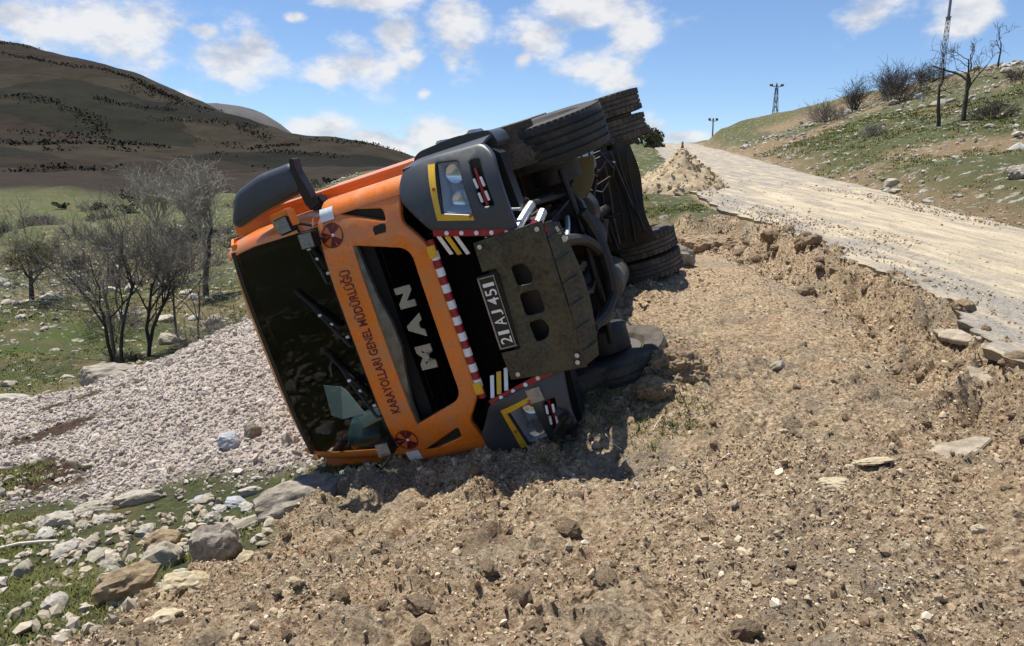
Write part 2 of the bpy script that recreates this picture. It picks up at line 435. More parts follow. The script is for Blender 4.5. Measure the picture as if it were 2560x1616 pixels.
def height(x, y, detail=True):
    x = np.asarray(x, float); y = np.asarray(y, float)
    lo, up = tps_low(x, y), tps_up(x, y)
    s = scarp_s(x, y)
    onroad = sstep(-1.6, 0.0, x - road_left(y)) * (1 - sstep(0.1, 2.2, x - road_right(y))) * (1 - sstep(104, 116, y))
    up = up + (road_z(y) - 0.035 - up) * onroad
    far = sstep(14.5, 19, y)
    wob = 0.30 * fbm(x * 0.9, y * 0.9, 5, 3) * (1 - far) + 0.10 * fbm(x * 3.1, y * 3.1, 6, 3)
    width = 0.30 + 1.7 * far
    w = sstep(-width, 0.10, s + wob)
    lo = np.where(s > -3.0, np.minimum(lo, up + 0.3), lo)
    lo = lo - 0.13 * np.exp(-((s + 0.62) / 0.36) ** 2) * sstep(3.5, 5.5, y) * (1 - sstep(12, 14.5, y))
    h = lo * (1 - w) + up * w
    if not detail:
        return h
    dist = np.hypot(x, y)
    sc = poly_sdf(x, y, DIRT)
    dirt = sstep(-0.35, 0.25, sc + 0.35 * fbm(x * 1.3, y * 1.3, 21, 3)) * (1 - sstep(0.05, 0.35, s))
    gr = sstep(-0.35, 0.15, poly_sdf(x, y, GRAVEL) + 0.5 * fbm(x * 0.9, y * 0.9, 22, 3)) * (1 - dirt)
    road = sstep(-0.5, 0.0, x - road_left(y)) * (1 - sstep(0.0, 0.6, x - road_right(y))) * sstep(-0.1, 0.3, s) * (1 - sstep(105, 112, y))
    near = 1 - sstep(16, 30, dist)
    pit = sstep(6.6, 8.2, y) * sstep(1.7, 2.6, x)
    c1, r1 = cellular(x * 3.4, y * 3.4, 3)
    c2, r2 = cellular(x * 9.0 + 0.4 * fbm(x * 6, y * 6, 8, 2), y * 9.0, 4)
    c3, r3 = cellular(x * 19.0, y * 19.0, 9)
    c4, r4 = cellular(x * 33.0, y * 33.0, 10)
    clod = 0.016 * np.clip(0.75 - c4, 0, 1) * (0.2 + r4) + 0.055 * (1 + 1.1 * sstep(0.8, -0.6, x)) * np.clip(1 - c1 * 1.25, 0, 1) * (r1 > 0.45) + 0.052 * np.clip(0.85 - c2, 0, 1) * (0.2 + r2) ** 2 + 0.026 * np.clip(0.8 - c3, 0, 1) * (0.3 + r3)
    lump = 0.11 * fbm(x * 1.0, y * 1.0, 31, 4) + 0.055 * fbm(x * 2.6, y * 2.6, 36, 3) + 0.055 * fbm(x * 5.0, y * 5.0, 32, 4, 0.7)
    bank = np.exp(-((s + 0.28) / 0.34) ** 2) * (1 - far)
    h = h + dirt * near * ((clod + lump) * (1 - 0.62 * pit * (1 - bank)) + bank * (0.34 * fbm(x * 1.7, y * 1.7, 33, 6, 0.66) + 0.10 * np.clip(0.9 - c2, 0, 1) + 0.10 * np.clip(1 - c1 * 1.2, 0, 1)))
    g1, q1 = cellular(x * 11, y * 11, 14)
    h = h + gr * near * (0.05 * fbm(x * 0.8, y * 0.8, 41, 4) + 0.035 * np.clip(0.9 - g1, 0, 1) * (0.3 + q1))
    other = (1 - dirt) * (1 - gr) * (1 - road)
    h = h + other * (0.09 * fbm(x * 0.55, y * 0.55, 51, 4) * near + 0.022 * fbm(x * 5, y * 5, 52, 3) * near + (1 - near) * ((0.55 + 0.9 * sstep(0, -20, x)) * fbm(x * 0.09, y * 0.09, 53, 4) + 0.20 * fbm(x * 0.45, y * 0.45, 54, 3)))
    return h


def bare_patch(x, y):
    m = 0
    for cx, cy, a, b, t in BARE:
        u = ((x - cx) * math.cos(t) + (y - cy) * math.sin(t)) / a; v = (-(x - cx) * math.sin(t) + (y - cy) * math.cos(t)) / b
        m = np.maximum(m, sstep(1.25, 0.75, np.hypot(u, v) + 0.5 * fbm(x * 2.5, y * 2.5, 66, 3)))
    return m


def zones(x, y):
    s = scarp_s(x, y)
    dirt = sstep(-0.30, 0.20, poly_sdf(x, y, DIRT) + 0.55 * fbm(x * 1.3, y * 1.3, 21, 4)) * (1 - sstep(0.2, 0.9, s + 0.3 * fbm(x, y, 23, 3)))
    gr = sstep(-0.35, 0.15, poly_sdf(x, y, GRAVEL) + 0.5 * fbm(x * 0.9, y * 0.9, 22, 3)) * (1 - dirt)
    road = sstep(-0.2, 0.1, x - road_left(y)) * (1 - sstep(-0.1, 0.3, x - road_right(y))) * (y < 106)
    gr = gr * (1 - bare_patch(x, y))
    return dirt, gr, s, road

# ---------------------------------------------------------------- ground material
def ground_material():
    m = principled('earth_and_grass', (0.2, 0.15, 0.1), 0.95)
    nt = m.node_tree; n, l = nt.nodes, nt.links
    b = n['Principled BSDF']
    b.inputs['Specular IOR Level'].default_value = 0.15
    geo = N(n, 'ShaderNodeNewGeometry'); pos = geo.outputs['Position']
    za = N(n, 'ShaderNodeAttribute', attribute_name='zone'); zs = N(n, 'ShaderNodeSeparateColor'); l.new(za.outputs['Color'], zs.inputs[0])
    zb = N(n, 'ShaderNodeAttribute', attribute_name='zone_b'); zt = N(n, 'ShaderNodeSeparateColor'); l.new(zb.outputs['Color'], zt.inputs[0])
    def noise(scale, detail=6, rough=0.6, dist=0.0):
        q = N(n, 'ShaderNodeTexNoise'); q.inputs['Scale'].default_value = scale; q.inputs['Detail'].default_value = detail
        q.inputs['Roughness'].default_value = rough; q.inputs['Distortion'].default_value = dist
        l.new(pos, q.inputs['Vector']); return q.outputs['Fac']
    def ramp(fac, stops):
        r = N(n, 'ShaderNodeValToRGB'); e = r.color_ramp.elements
        while len(e) < len(stops): e.new(0.5)
        for k, (p, c) in enumerate(stops):
            e[k].position = p; e[k].color = (*c, 1)
        l.new(fac, r.inputs[0]); return r.outputs[0]
    def mix(f, a, c, mode='MIX'):
        q = N(n, 'ShaderNodeMix', data_type='RGBA', blend_type=mode)
        if isinstance(f, float): q.inputs['Factor'].default_value = f
        else: l.new(f, q.inputs['Factor'])
        for s, v in (('A', a), ('B', c)):
            if isinstance(v, tuple): q.inputs[s].default_value = (*v, 1)
            else: l.new(v, q.inputs[s])
        return q.outputs['Result']
    def mr(v, a, c, lo=0.0, hi=1.0):
        q = N(n, 'ShaderNodeMapRange'); q.inputs['From Min'].default_value = a; q.inputs['From Max'].default_value = c
        q.inputs['To Min'].default_value = lo; q.inputs['To Max'].default_value = hi
        l.new(v, q.inputs['Value']); return q.outputs[0]
    big, mid, fine, grit = noise(0.45, 4), noise(2.6, 6, 0.65), noise(14, 8, 0.7), noise(55, 6, 0.7)
    grain = noise(30, 7, 0.75, 0.4)
    dirt = ramp(grain, [(0.37, (0.072, 0.048, 0.028)), (0.45, (0.30, 0.213, 0.130)), (0.53, (0.51, 0.382, 0.245)), (0.63, (0.78, 0.64, 0.45))])  # lowest stop follows the bump height, painting shade into the soil crevices
    dirt = mix(mr(noise(5.5, 6, 0.7), 0.50, 0.62, 0, 0.45), dirt, (0.58, 0.465, 0.30))
    dirt = mix(mr(noise(4.3, 6, 0.7), 0.54, 0.66, 0, 0.50), dirt, (0.16, 0.118, 0.08))
    dirt = mix(mr(mid, 0.50, 0.66, 0, 0.45), dirt, (0.46, 0.30, 0.18))
    dirt = mix(mr(noise(1.1, 6, 0.65), 0.50, 0.64, 0, 0.60), dirt, (0.29, 0.25, 0.19))
    dirt = mix(mr(noise(1.9, 6, 0.65), 0.54, 0.68, 0, 0.50), dirt, (0.17, 0.122, 0.080))
    dirt = mix(mr(noise(0.8, 5), 0.60, 0.72, 0, 0.45), dirt, (0.46, 0.37, 0.245))
    grass = ramp(fine, [(0.25, (0.040, 0.050, 0.020)), (0.5, (0.080, 0.092, 0.038)), (0.75, (0.15, 0.142, 0.076))])
    grass = mix(mr(noise(0.9, 6, 0.65), 0.50, 0.64, 0, 0.75), grass, (0.155, 0.118, 0.062))
    grass = mix(mr(noise(0.22, 5), 0.54, 0.66, 0, 0.75), grass, (0.062, 0.098, 0.016))
    gravel = ramp(noise(24, 6, 0.7), [(0.3, (0.36, 0.29, 0.25)), (0.55, (0.60, 0.52, 0.46)), (0.75, (0.72, 0.65, 0.58))])
    brown = ramp(noise(0.35, 8, 0.7), [(0.3, (0.019, 0.0140, 0.0092)), (0.7, (0.034, 0.0245, 0.0165))])  # field brown darkened to merge with the hill's painted cloud shadow
    tan = ramp(fine, [(0.3, (0.15, 0.105, 0.06)), (0.7, (0.32, 0.23, 0.14))])
    col = mix(zt.outputs[0], grass, brown)
    col = mix(zt.outputs[1], col, tan)
    col = mix(zs.outputs[1], col, gravel)
    col = mix(zs.outputs[0], col, dirt)
    col = mix(zt.outputs[2], col, ramp(fine, [(0.35, (0.045, 0.028, 0.020)), (0.65, (0.12, 0.080, 0.056))]))
    rk = mr(noise(3.2, 7, 0.62), 0.585, 0.63)      # pale stone breaking through the turf
    mu = N(n, 'ShaderNodeMath', operation='MULTIPLY'); l.new(rk, mu.inputs[0]); l.new(zs.outputs[2], mu.inputs[1])
    col = mix(mu.outputs[0], col, (0.40, 0.38, 0.33))
    col = mix(0.5, col, ramp(grit, [(0.3, (0.55, 0.54, 0.53)), (0.7, (1.35, 1.34, 1.3))]), 'MULTIPLY')
    l.new(col, b.inputs['Base Color'])
    bp = N(n, 'ShaderNodeBump'); bp.inputs['Strength'].default_value = 1.0; bp.inputs['Distance'].default_value = 0.05
    ad = N(n, 'ShaderNodeMath', operation='MULTIPLY_ADD'); l.new(grain, ad.inputs[0]); ad.inputs[1].default_value = 0.8; l.new(fine, ad.inputs[2])
    l.new(ad.outputs[0], bp.inputs['Height']); l.new(bp.outputs[0], b.inputs['Normal'])
    return m


def axis(fine0, fine1, step, lo, hi, growth=1.045, maxstep=3.0):
    a = list(np.arange(fine0, fine1, step))
    s, v = step, a[-1]
    while v < hi:
        s = min(s * growth, maxstep); v += s; a.append(v)
    s, v, pre = step, a[0], []
    while v > lo:
        s = min(s * growth, maxstep); v -= s; pre.append(v)
    return np.array(pre[::-1] + a)


def grid_faces(nx, ny):
    i = np.arange(nx - 1)[None, :] + np.arange(ny - 1)[:, None] * nx
    return np.stack([i, i + 1, i + 1 + nx, i + nx], -1).reshape(-1, 4)


def color_attr(me, name, arr):
    a = me.color_attributes.new(name, 'FLOAT_COLOR', 'POINT')
    a.data.foreach_set('color', np.ascontiguousarray(arr, np.float32).ravel())


def build_ground():
    xs = axis(-4.2, 5.2, 0.020, -190, 130, 1.035)
    ys = axis(1.7, 8.2, 0.020, -28, 185, 1.035)
    X, Y = np.meshgrid(xs, ys)
    Z = height(X, Y)
    me = np_mesh('ground', np.stack([X, Y, Z], -1).reshape(-1, 3), grid_faces(len(xs), len(ys)))
    dirt, gr, s, under_road = zones(X, Y)
    dist = np.hypot(X, Y)
    lower = 1 - sstep(-0.5, 0.5, s)
    brown = np.maximum(lower * sstep(86, 100, Y + 10 * fbm(X * 0.03, Y * 0.03, 3, 3) + 0.10 * X) , 0)
    green = lower * sstep(0.55, 0.7, vnoise(X * 0.02 + 4.3, Y * 0.03, 8)) * sstep(50, 60, Y)
    brown = brown * (1 - green)
    upper = 1 - lower
    rr = X - road_right(Y)
    tanm = upper * sstep(0.12, 0.42, fbm(X * 0.22, Y * 0.22, 17, 4)) * sstep(-0.2, 0.4, rr) * 0.85
    tanm = np.maximum(tanm, upper * np.exp(-((rr - 0.5) / 0.9) ** 2) * 0.8 * (0.5 + vnoise(X * 2, Y * 2, 4)))
    tanm = np.maximum(tanm, upper * sstep(40, 62, Y) * 0.6 * vnoise(X * 0.2, Y * 0.2, 9) * sstep(3, 9, rr))
    tanm = np.maximum(tanm, lower * 0.42 * sstep(0.02, 0.40, fbm(X * 0.10, Y * 0.14, 19, 5)) * sstep(13, 17, dist) * (1 - brown) * (1 - sstep(45, 70, Y)))
    verge = upper * (1 - sstep(0.0, 0.5, s))
    stone = np.clip(sstep(11, 15, dist) * (1 - dirt) * (1 - gr) * (1 - brown), 0, 1) * (1 - 0.7 * sstep(60, 90, dist))
    one = np.ones_like(X)
    color_attr(me, 'zone', np.stack([np.maximum(dirt, under_road * 0.9 * sstep(0.0, 0.3, s)), gr, stone * 0.9, one], -1))
    color_attr(me, 'zone_b', np.stack([brown, tanm, bare_patch(X, Y), one], -1))
    o = mesh_obj('ground', me, ground_material())
    tag(o, kind='structure')
    return o


build_ground()


def build_plain():
    """the land beyond, one wide sheet out to the horizon"""
    a = np.linspace(0, 2 * math.pi, 97)[:-1]
    rad = np.array([150, 400, 900, 2000, 4500, 9000.])
    V = [[r * math.cos(t), r * math.sin(t) + 60, -14 - r * 0.004] for r in rad for t in a]
    V.append([0, 60, -14])
    F = []
    for k in range(len(rad) - 1):
        for j in range(96):
            F.append([k * 96 + j, k * 96 + (j + 1) % 96, (k + 1) * 96 + (j + 1) % 96, (k + 1) * 96 + j])
    for j in range(0, 96, 2):
        F.append([len(V) - 1, j, j + 1, (j + 2) % 96])
    me = np_mesh('plain', np.array(V), np.array(F))
    m = rocky('plain_soil', (0.08, 0.075, 0.045), (0.12, 0.10, 0.06), scale=0.01, bump=0.0, space='World')
    tag(mesh_obj('plain', me, m), kind='structure')


build_plain()

# ---------------------------------------------------------------- hills across the valley
HILL = [(-281, 430, 79.0), (-251, 430, 73.0), (-212, 420, 61.5), (-177, 400, 49.2), (-141, 380, 38.2), (-109, 350, 28.4), (-92, 330, 22.8), (-67, 300, 18.6), (-52, 280, 15.5), (-43, 260, 10.7), (-34, 250, 6.5), (-22, 260, 3.8), (-199, 300, 34.9), (-166, 300, 31.8), (-129, 290, 23.0), (-91, 270, 15.0), (-147, 220, 14.3), (-108, 215, 11.1), (-73, 215, 7.6), (-50, 220, 7.7), (-389, 450, 100.6), (-485, 450, 100.6), (-247, 280, 29.7), (-309, 280, 29.7), (-178, 200, 11.0), (-111, 165, 4.4), (-84, 165, 3.8), (-56, 165, 3.2), (-35, 175, 3.1), (-148, 165, 4.9), (-185, 165, 4.9), (-12, 200, 2.8), (12, 230, 2.3), (-300, 620, 25.0), (-100, 520, -10.0), (-200, 540, 10.0), (-560, 640, 60.0), (0, 450, -15.0), (-60, 400, 2.0), (100, 400, -5.0), (60, 250, 0.0), (120, 300, -5.0), (-700, 640, 80.0)]
HEDGES = [[(-201, 303), (-190, 302), (-172, 296), (-149, 276), (-125, 248)], [(-146, 218), (-140, 228), (-133, 243), (-122, 252), (-112, 244)], [(-169, 317), (-157, 304), (-144, 298)], [(-242, 370), (-228, 370), (-202, 360), (-185, 373), (-149, 345)], [(-158, 308), (-145, 311), (-128, 321)], [(-136, 292), (-120, 300), (-103, 308)], [(-113, 169), (-107, 177), (-95, 179)], [(-108, 302), (-90, 287), (-75, 268)], [(-82, 243), (-68, 242), (-55, 242)], [(-192, 369), (-173, 361), (-152, 354)], [(-113, 270), (-98, 273), (-76, 261)]]
tps_hill = TPS(HILL)


def hill_h(x, y):
    return tps_hill(x, y) + 4.0 * fbm(x * 0.016, y * 0.016, 61, 5) + 0.5 * fbm(x * 0.11, y * 0.11, 62, 3)


def hill_material():
    m = principled('hill_fields', (0.05, 0.045, 0.03), 0.95)
    nt = m.node_tree; n, l = nt.nodes, nt.links
    b = n['Principled BSDF']; b.inputs['Specular IOR Level'].default_value = 0.1
    geo = N(n, 'ShaderNodeNewGeometry')
    mp = N(n, 'ShaderNodeMapping'); mp.inputs['Scale'].default_value = (0.012, 0.028, 0.03); mp.inputs['Rotation'].default_value = (0, 0, 0.5)
    l.new(geo.outputs['Position'], mp.inputs['Vector'])
    vo = N(n, 'ShaderNodeTexVoronoi'); vo.inputs['Scale'].default_value = 1.1; vo.inputs['Randomness'].default_value = 0.9
    nz = N(n, 'ShaderNodeTexNoise'); nz.inputs['Scale'].default_value = 1.5; nz.inputs['Detail'].default_value = 4
    l.new(mp.outputs[0], nz.inputs['Vector'])
    ad = N(n, 'ShaderNodeVectorMath', operation='MULTIPLY_ADD'); l.new(nz.outputs['Color'], ad.inputs[0]); ad.inputs[1].default_value = (0.5, 0.5, 0.2); l.new(mp.outputs[0], ad.inputs[2])
    l.new(ad.outputs[0], vo.inputs['Vector'])
    sp = N(n, 'ShaderNodeSeparateColor'); l.new(vo.outputs['Color'], sp.inputs[0])
    r = N(n, 'ShaderNodeValToRGB'); r.color_ramp.interpolation = 'CONSTANT'
    st = [(0.0, (0.0100, 0.0096, 0.0056)), (0.22, (0.024, 0.0172, 0.0110)), (0.45, (0.0138, 0.0130, 0.0075)), (0.62, (0.032, 0.0252, 0.0160)), (0.8, (0.0112, 0.0124, 0.0060))]  # field colours darkened to paint a cloud shadow over the hill
    while len(r.color_ramp.elements) < len(st): r.color_ramp.elements.new(0.5)
    for e, (p, c) in zip(r.color_ramp.elements, st): e.position = p; e.color = (*c, 1)
    l.new(sp.outputs[0], r.inputs[0])
    n2 = N(n, 'ShaderNodeTexNoise'); n2.inputs['Scale'].default_value = 0.09; n2.inputs['Detail'].default_value = 9; n2.inputs['Roughness'].default_value = 0.7
    l.new(geo.outputs['Position'], n2.inputs['Vector'])
    r2 = N(n, 'ShaderNodeValToRGB'); r2.color_ramp.elements[0].position = 0.3; r2.color_ramp.elements[0].color = (0.45, 0.45, 0.45, 1); r2.color_ramp.elements[1].position = 0.68; r2.color_ramp.elements[1].color = (1.3, 1.3, 1.25, 1)
    l.new(n2.outputs['Fac'], r2.inputs[0])
    mx = N(n, 'ShaderNodeMix', data_type='RGBA', blend_type='MULTIPLY'); mx.inputs['Factor'].default_value = 1
    l.new(r.outputs[0], mx.inputs['A']); l.new(r2.outputs[0], mx.inputs['B'])
    l.new(mx.outputs['Result'], b.inputs['Base Color'])
    bp = N(n, 'ShaderNodeBump'); bp.inputs['Strength'].default_value = 0.8; bp.inputs['Distance'].default_value = 1.5
    l.new(n2.outputs['Fac'], bp.inputs['Height']); l.new(bp.outputs[0], b.inputs['Normal'])
    return m


def build_hills():
    xs = np.linspace(-620, 140, 300); ys = np.linspace(158, 660, 220)
    X, Y = np.meshgrid(xs, ys)
    Z = hill_h(X, Y)
    Z = np.where(Y < 185, Z - (185 - Y) * 0.05, Z)
    me = np_mesh('hill', np.stack([X, Y, Z], -1).reshape(-1, 3), grid_faces(300, 220))
    tag(mesh_obj('hill', me, hill_material()), kind='structure')
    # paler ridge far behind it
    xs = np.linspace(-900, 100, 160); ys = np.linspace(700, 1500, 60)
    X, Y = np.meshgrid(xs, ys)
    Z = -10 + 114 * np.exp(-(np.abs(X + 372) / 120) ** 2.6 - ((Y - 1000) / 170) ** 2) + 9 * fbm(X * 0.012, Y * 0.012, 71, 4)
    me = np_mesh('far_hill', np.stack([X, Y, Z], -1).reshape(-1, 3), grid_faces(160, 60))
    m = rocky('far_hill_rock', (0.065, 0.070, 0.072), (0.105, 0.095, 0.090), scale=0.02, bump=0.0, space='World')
    tag(mesh_obj('far_hill', me, m), kind='structure')


build_hills()

# ---------------------------------------------------------------- road
def road_material():
    m = principled('dusty_asphalt', (0.2, 0.2, 0.2), 0.92)
    nt = m.node_tree; n, l = nt.nodes, nt.links
    b = n['Principled BSDF']; b.inputs['Specular IOR Level'].default_value = 0.25
    geo = N(n, 'ShaderNodeNewGeometry')
    at = N(n, 'ShaderNodeAttribute', attribute_name='dust')
    def noise(scale, vec, d=6, r=0.65):
        q = N(n, 'ShaderNodeTexNoise'); q.inputs['Scale'].default_value = scale; q.inputs['Detail'].default_value = d; q.inputs['Roughness'].default_value = r
        l.new(vec, q.inputs['Vector']); return q.outputs['Fac']
    mp = N(n, 'ShaderNodeMapping'); mp.inputs['Rotation'].default_value = (0, 0, 0.10); mp.inputs['Scale'].default_value = (1.6, 0.22, 1.0)
    l.new(geo.outputs['Position'], mp.inputs['Vector'])
    streak = noise(2.6, mp.outputs[0]); fine = noise(26, geo.outputs['Position']); clump = noise(1.6, geo.outputs['Position'])
    asp = N(n, 'ShaderNodeValToRGB'); asp.color_ramp.elements[0].position = 0.3; asp.color_ramp.elements[0].color = (0.15, 0.135, 0.115, 1); asp.color_ramp.elements[1].position = 0.7; asp.color_ramp.elements[1].color = (0.36, 0.33, 0.285, 1)
    l.new(fine, asp.inputs[0])
    dus = N(n, 'ShaderNodeValToRGB'); dus.color_ramp.elements[0].position = 0.3; dus.color_ramp.elements[0].color = (0.20, 0.155, 0.10, 1); dus.color_ramp.elements[1].position = 0.62; dus.color_ramp.elements[1].color = (0.56, 0.475, 0.335, 1)
    a0 = N(n, 'ShaderNodeMath', operation='MULTIPLY_ADD'); l.new(fine, a0.inputs[0]); a0.inputs[1].default_value = 0.5
    h0 = N(n, 'ShaderNodeMath', operation='MULTIPLY'); l.new(streak, h0.inputs[0]); h0.inputs[1].default_value = 0.5; l.new(h0.outputs[0], a0.inputs[2])
    l.new(a0.outputs[0], dus.inputs[0])
    a1 = N(n, 'ShaderNodeMath', operation='MULTIPLY_ADD'); l.new(streak, a1.inputs[0]); a1.inputs[1].default_value = 3.4; a1.inputs[2].default_value = -1.75
    a2 = N(n, 'ShaderNodeMath', operation='ADD'); l.new(a1.outputs[0], a2.inputs[0]); l.new(at.outputs['Fac'], a2.inputs[1])
    a3 = N(n, 'ShaderNodeMath', operation='MULTIPLY_ADD'); l.new(clump, a3.inputs[0]); a3.inputs[1].default_value = 1.2; a3.inputs[2].default_value = -0.6
    a4 = N(n, 'ShaderNodeMath', operation='ADD', use_clamp=True); l.new(a2.outputs[0], a4.inputs[0]); l.new(a3.outputs[0], a4.inputs[1])
    mx = N(n, 'ShaderNodeMix', data_type='RGBA'); l.new(a4.outputs[0], mx.inputs['Factor']); l.new(asp.outputs[0], mx.inputs['A']); l.new(dus.outputs[0], mx.inputs['B'])
    l.new(mx.outputs['Result'], b.inputs['Base Color'])
    bp = N(n, 'ShaderNodeBump'); bp.inputs['Strength'].default_value = 1.0; bp.inputs['Distance'].default_value = 0.05
    l.new(a0.outputs[0], bp.inputs['Height']); l.new(bp.outputs[0], b.inputs['Normal'])
    return m


def build_road():
    ys = np.concatenate([np.arange(-25, 2, 0.5), np.arange(2, 26, 0.06), np.arange(26, 106, 0.5)])
    nt = 90
    t = np.linspace(0, 1, nt)
    Yc = ys[:, None] + 0 * t[None, :]
    rag = 0.42 * fbm(ys * 0.8, ys * 0 + 3, 81, 5, 0.7) + 0.10 * fbm(ys * 5, ys * 0, 82, 4, 0.7) - 0.05
    rag2 = 0.25 * fbm(ys * 0.5, ys * 0 + 9, 83, 4)
    xl, xr = road_left(ys) + rag + 0.02, road_right(ys) + rag2
    X = xl[:, None] + (xr - xl)[:, None] * t[None, :]
    base = road_z(Yc)
    crown = 0.03 + 0.03 * (1 - (2 * t - 1) ** 2)
    Z = base + crown[None, :] + 0.012 * fbm(X * 1.2, Yc * 0.5, 84, 3) + 0.010 * fbm(X * 7, Yc * 3, 85, 3)
    rut = np.exp(-((t - 0.36) / 0.05) ** 2) + np.exp(-((t - 0.70) / 0.06) ** 2)
    Z = Z - 0.012 * rut[None, :]
    V = np.stack([X, Yc, Z], -1).reshape(-1, 3)
    ny = len(ys)
    F = grid_faces(nt, ny)
    # broken slab edges
    nl = len(V)
    Lb = np.stack([X[:, 0] + 0.03, ys, Z[:, 0] - 0.085], -1); Rb = np.stack([X[:, -1], ys, Z[:, -1] - 0.10], -1)
    V = np.concatenate([V, Lb, Rb])
    i = np.arange(ny - 1)
    FL = np.stack([i * nt + nt, i * nt, nl + i, nl + i + 1], -1)
    FR = np.stack([i * nt + nt - 1, i * nt + nt - 1 + nt, nl + ny + i + 1, nl + ny + i], -1)
    me = np_mesh('road', V, np.concatenate([F, FL, FR]))
    dust = 0.42 + 0.55 * sstep(0.08, 0.40, t)[None, :] * (1 - 0.30 * sstep(0.85, 1, t))[None, :] + 0 * X
    dust = dust * (1 - 0.55 * sstep(17, 26, Yc)) + 0.15 * rut[None, :]
    dd = np.concatenate([dust.ravel(), np.full(2 * ny, 0.2)])
    a = me.attributes.new('dust', 'FLOAT', 'POINT'); a.data.foreach_set('value', dd.astype(np.float32))
    tag(mesh_obj('road', me, road_material()), kind='structure')


build_road()

# ---------------------------------------------------------------- mesh building
class MB:
    """collects shapes; build() links them as one mesh object"""
    def __init__(self):
        self.v, self.f = [], []

    def add(self, vs, fs):
        k = len(self.v)
        self.v += [tuple(p) for p in vs]
        self.f += [tuple(i + k for i in f) for f in fs]
        return self

    def box(self, c, s, rot=None, taper=None):
        hx, hy, hz = s[0] / 2, s[1] / 2, s[2] / 2
        vs = [Vector((x * hx, y * hy, z * hz)) for z in (-1, 1) for y in (-1, 1) for x in (-1, 1)]
        if taper:
            for p in vs[4:]:
                p.x *= taper; p.y *= taper
        if rot:
            M = Euler(rot).to_matrix(); vs = [M @ p for p in vs]
        vs = [p + Vector(c) for p in vs]
        return self.add(vs, [(0, 2, 3, 1), (4, 5, 7, 6), (0, 1, 5, 4), (2, 6, 7, 3), (0, 4, 6, 2), (1, 3, 7, 5)])

    def prism(self, poly, d0, d1, plane='xz'):
        """poly in the named plane, swept along the third axis from d0 to d1"""
        def put(a, b, d):
            return {'xz': (a, d, b), 'yz': (d, a, b), 'xy': (a, b, d)}[plane]
        n = len(poly)
        vs = [put(a, b, d0) for a, b in poly] + [put(a, b, d1) for a, b in poly]
        fs = [tuple(range(n)), tuple(range(2 * n - 1, n - 1, -1))] + [(i, i + n, (i + 1) % n + n, (i + 1) % n) for i in range(n)]
        return self.add(vs, fs)

    def tube(self, pts, r, n=10, cap=True):
        P = [Vector(p) for p in pts]
        rs = r if isinstance(r, (list, tuple)) else [r] * len(P)
        vs, fs = [], []
        up = None
        for i, p in enumerate(P):
            t = (P[min(i + 1, len(P) - 1)] - P[max(i - 1, 0)]).normalized()
            if up is None:
                up = t.orthogonal().normalized()
            up = (up - t * up.dot(t)).normalized()
            w = t.cross(up)
            for k in range(n):
                a = 2 * math.pi * k / n
                vs.append(p + (up * math.cos(a) + w * math.sin(a)) * rs[i])
        for i in range(len(P) - 1):
            for k in range(n):
                fs.append((i * n + k, i * n + (k + 1) % n, (i + 1) * n + (k + 1) % n, (i + 1) * n + k))
        if cap:
            fs.append(tuple(range(n - 1, -1, -1)))
            fs.append(tuple(range((len(P) - 1) * n, len(P) * n)))
        return self.add(vs, fs)

    def lathe(self, prof, c, axis='x', n=32, closed=False):
        """prof: (along axis, radius)"""
        vs, fs = [], []
        for a, r in prof:
            for k in range(n):
                t = 2 * math.pi * k / n
                p, q = r * math.cos(t), r * math.sin(t)
                vs.append({'x': (c[0] + a, c[1] + p, c[2] + q), 'y': (c[0] + q, c[1] + a, c[2] + p), 'z': (c[0] + p, c[1] + q, c[2] + a)}[axis])
        m = len(prof)
        for i in range(m if closed else m - 1):
            j = (i + 1) % m
            for k in range(n):
                fs.append((i * n + k, j * n + k, j * n + (k + 1) % n, i * n + (k + 1) % n))
        if not closed:
            fs.append(tuple(range(n))); fs.append(tuple(range(m * n - 1, (m - 1) * n - 1, -1)))
        return self.add(vs, fs)

    def grid(self, fn, nu, nv):
        vs = [fn(i / (nu - 1), j / (nv - 1)) for j in range(nv) for i in range(nu)]
        fs = [(j * nu + i, j * nu + i + 1, (j + 1) * nu + i + 1, (j + 1) * nu + i) for j in range(nv - 1) for i in range(nu - 1)]
        return self.add(vs, fs)

    def build(self, name, mat, parent=None, bevel=0.0, seg=2, angle=38, solid=0.0, flip=False):
        bm = bmesh.new()
        vs = [bm.verts.new(p) for p in self.v]
        for f in self.f:
            try:
                bm.faces.new([vs[i] for i in f])
            except ValueError:
                pass
        bmesh.ops.remove_doubles(bm, verts=bm.verts, dist=1e-5)
        bmesh.ops.recalc_face_normals(bm, faces=bm.faces)
        if solid:
            bmesh.ops.solidify(bm, geom=bm.faces[:], thickness=solid)
            bmesh.ops.recalc_face_normals(bm, faces=bm.faces)
        if bevel:
            es = [e for e in bm.edges if e.is_manifold and e.calc_face_angle(0) > R_(25)]
            if es:
                bmesh.ops.bevel(bm, geom=es, offset=bevel, segments=seg, affect='EDGES', clamp_overlap=True)
        me = bpy.data.meshes.new(name)
        bm.to_mesh(me); bm.free()
        for p in me.polygons: p.use_smooth = True
        me.set_sharp_from_angle(angle=R_(angle))
        return mesh_obj(name, me, mat, parent)


def curve_mesh(cu, tag_='tmp'):
    o = bpy.data.objects.new(tag_, cu)
    COL.objects.link(o)
    dg = bpy.context.evaluated_depsgraph_get()
    dg.update()
    me = bpy.data.meshes.new_from_object(o.evaluated_get(dg))
    bpy.data.objects.remove(o)
    return me


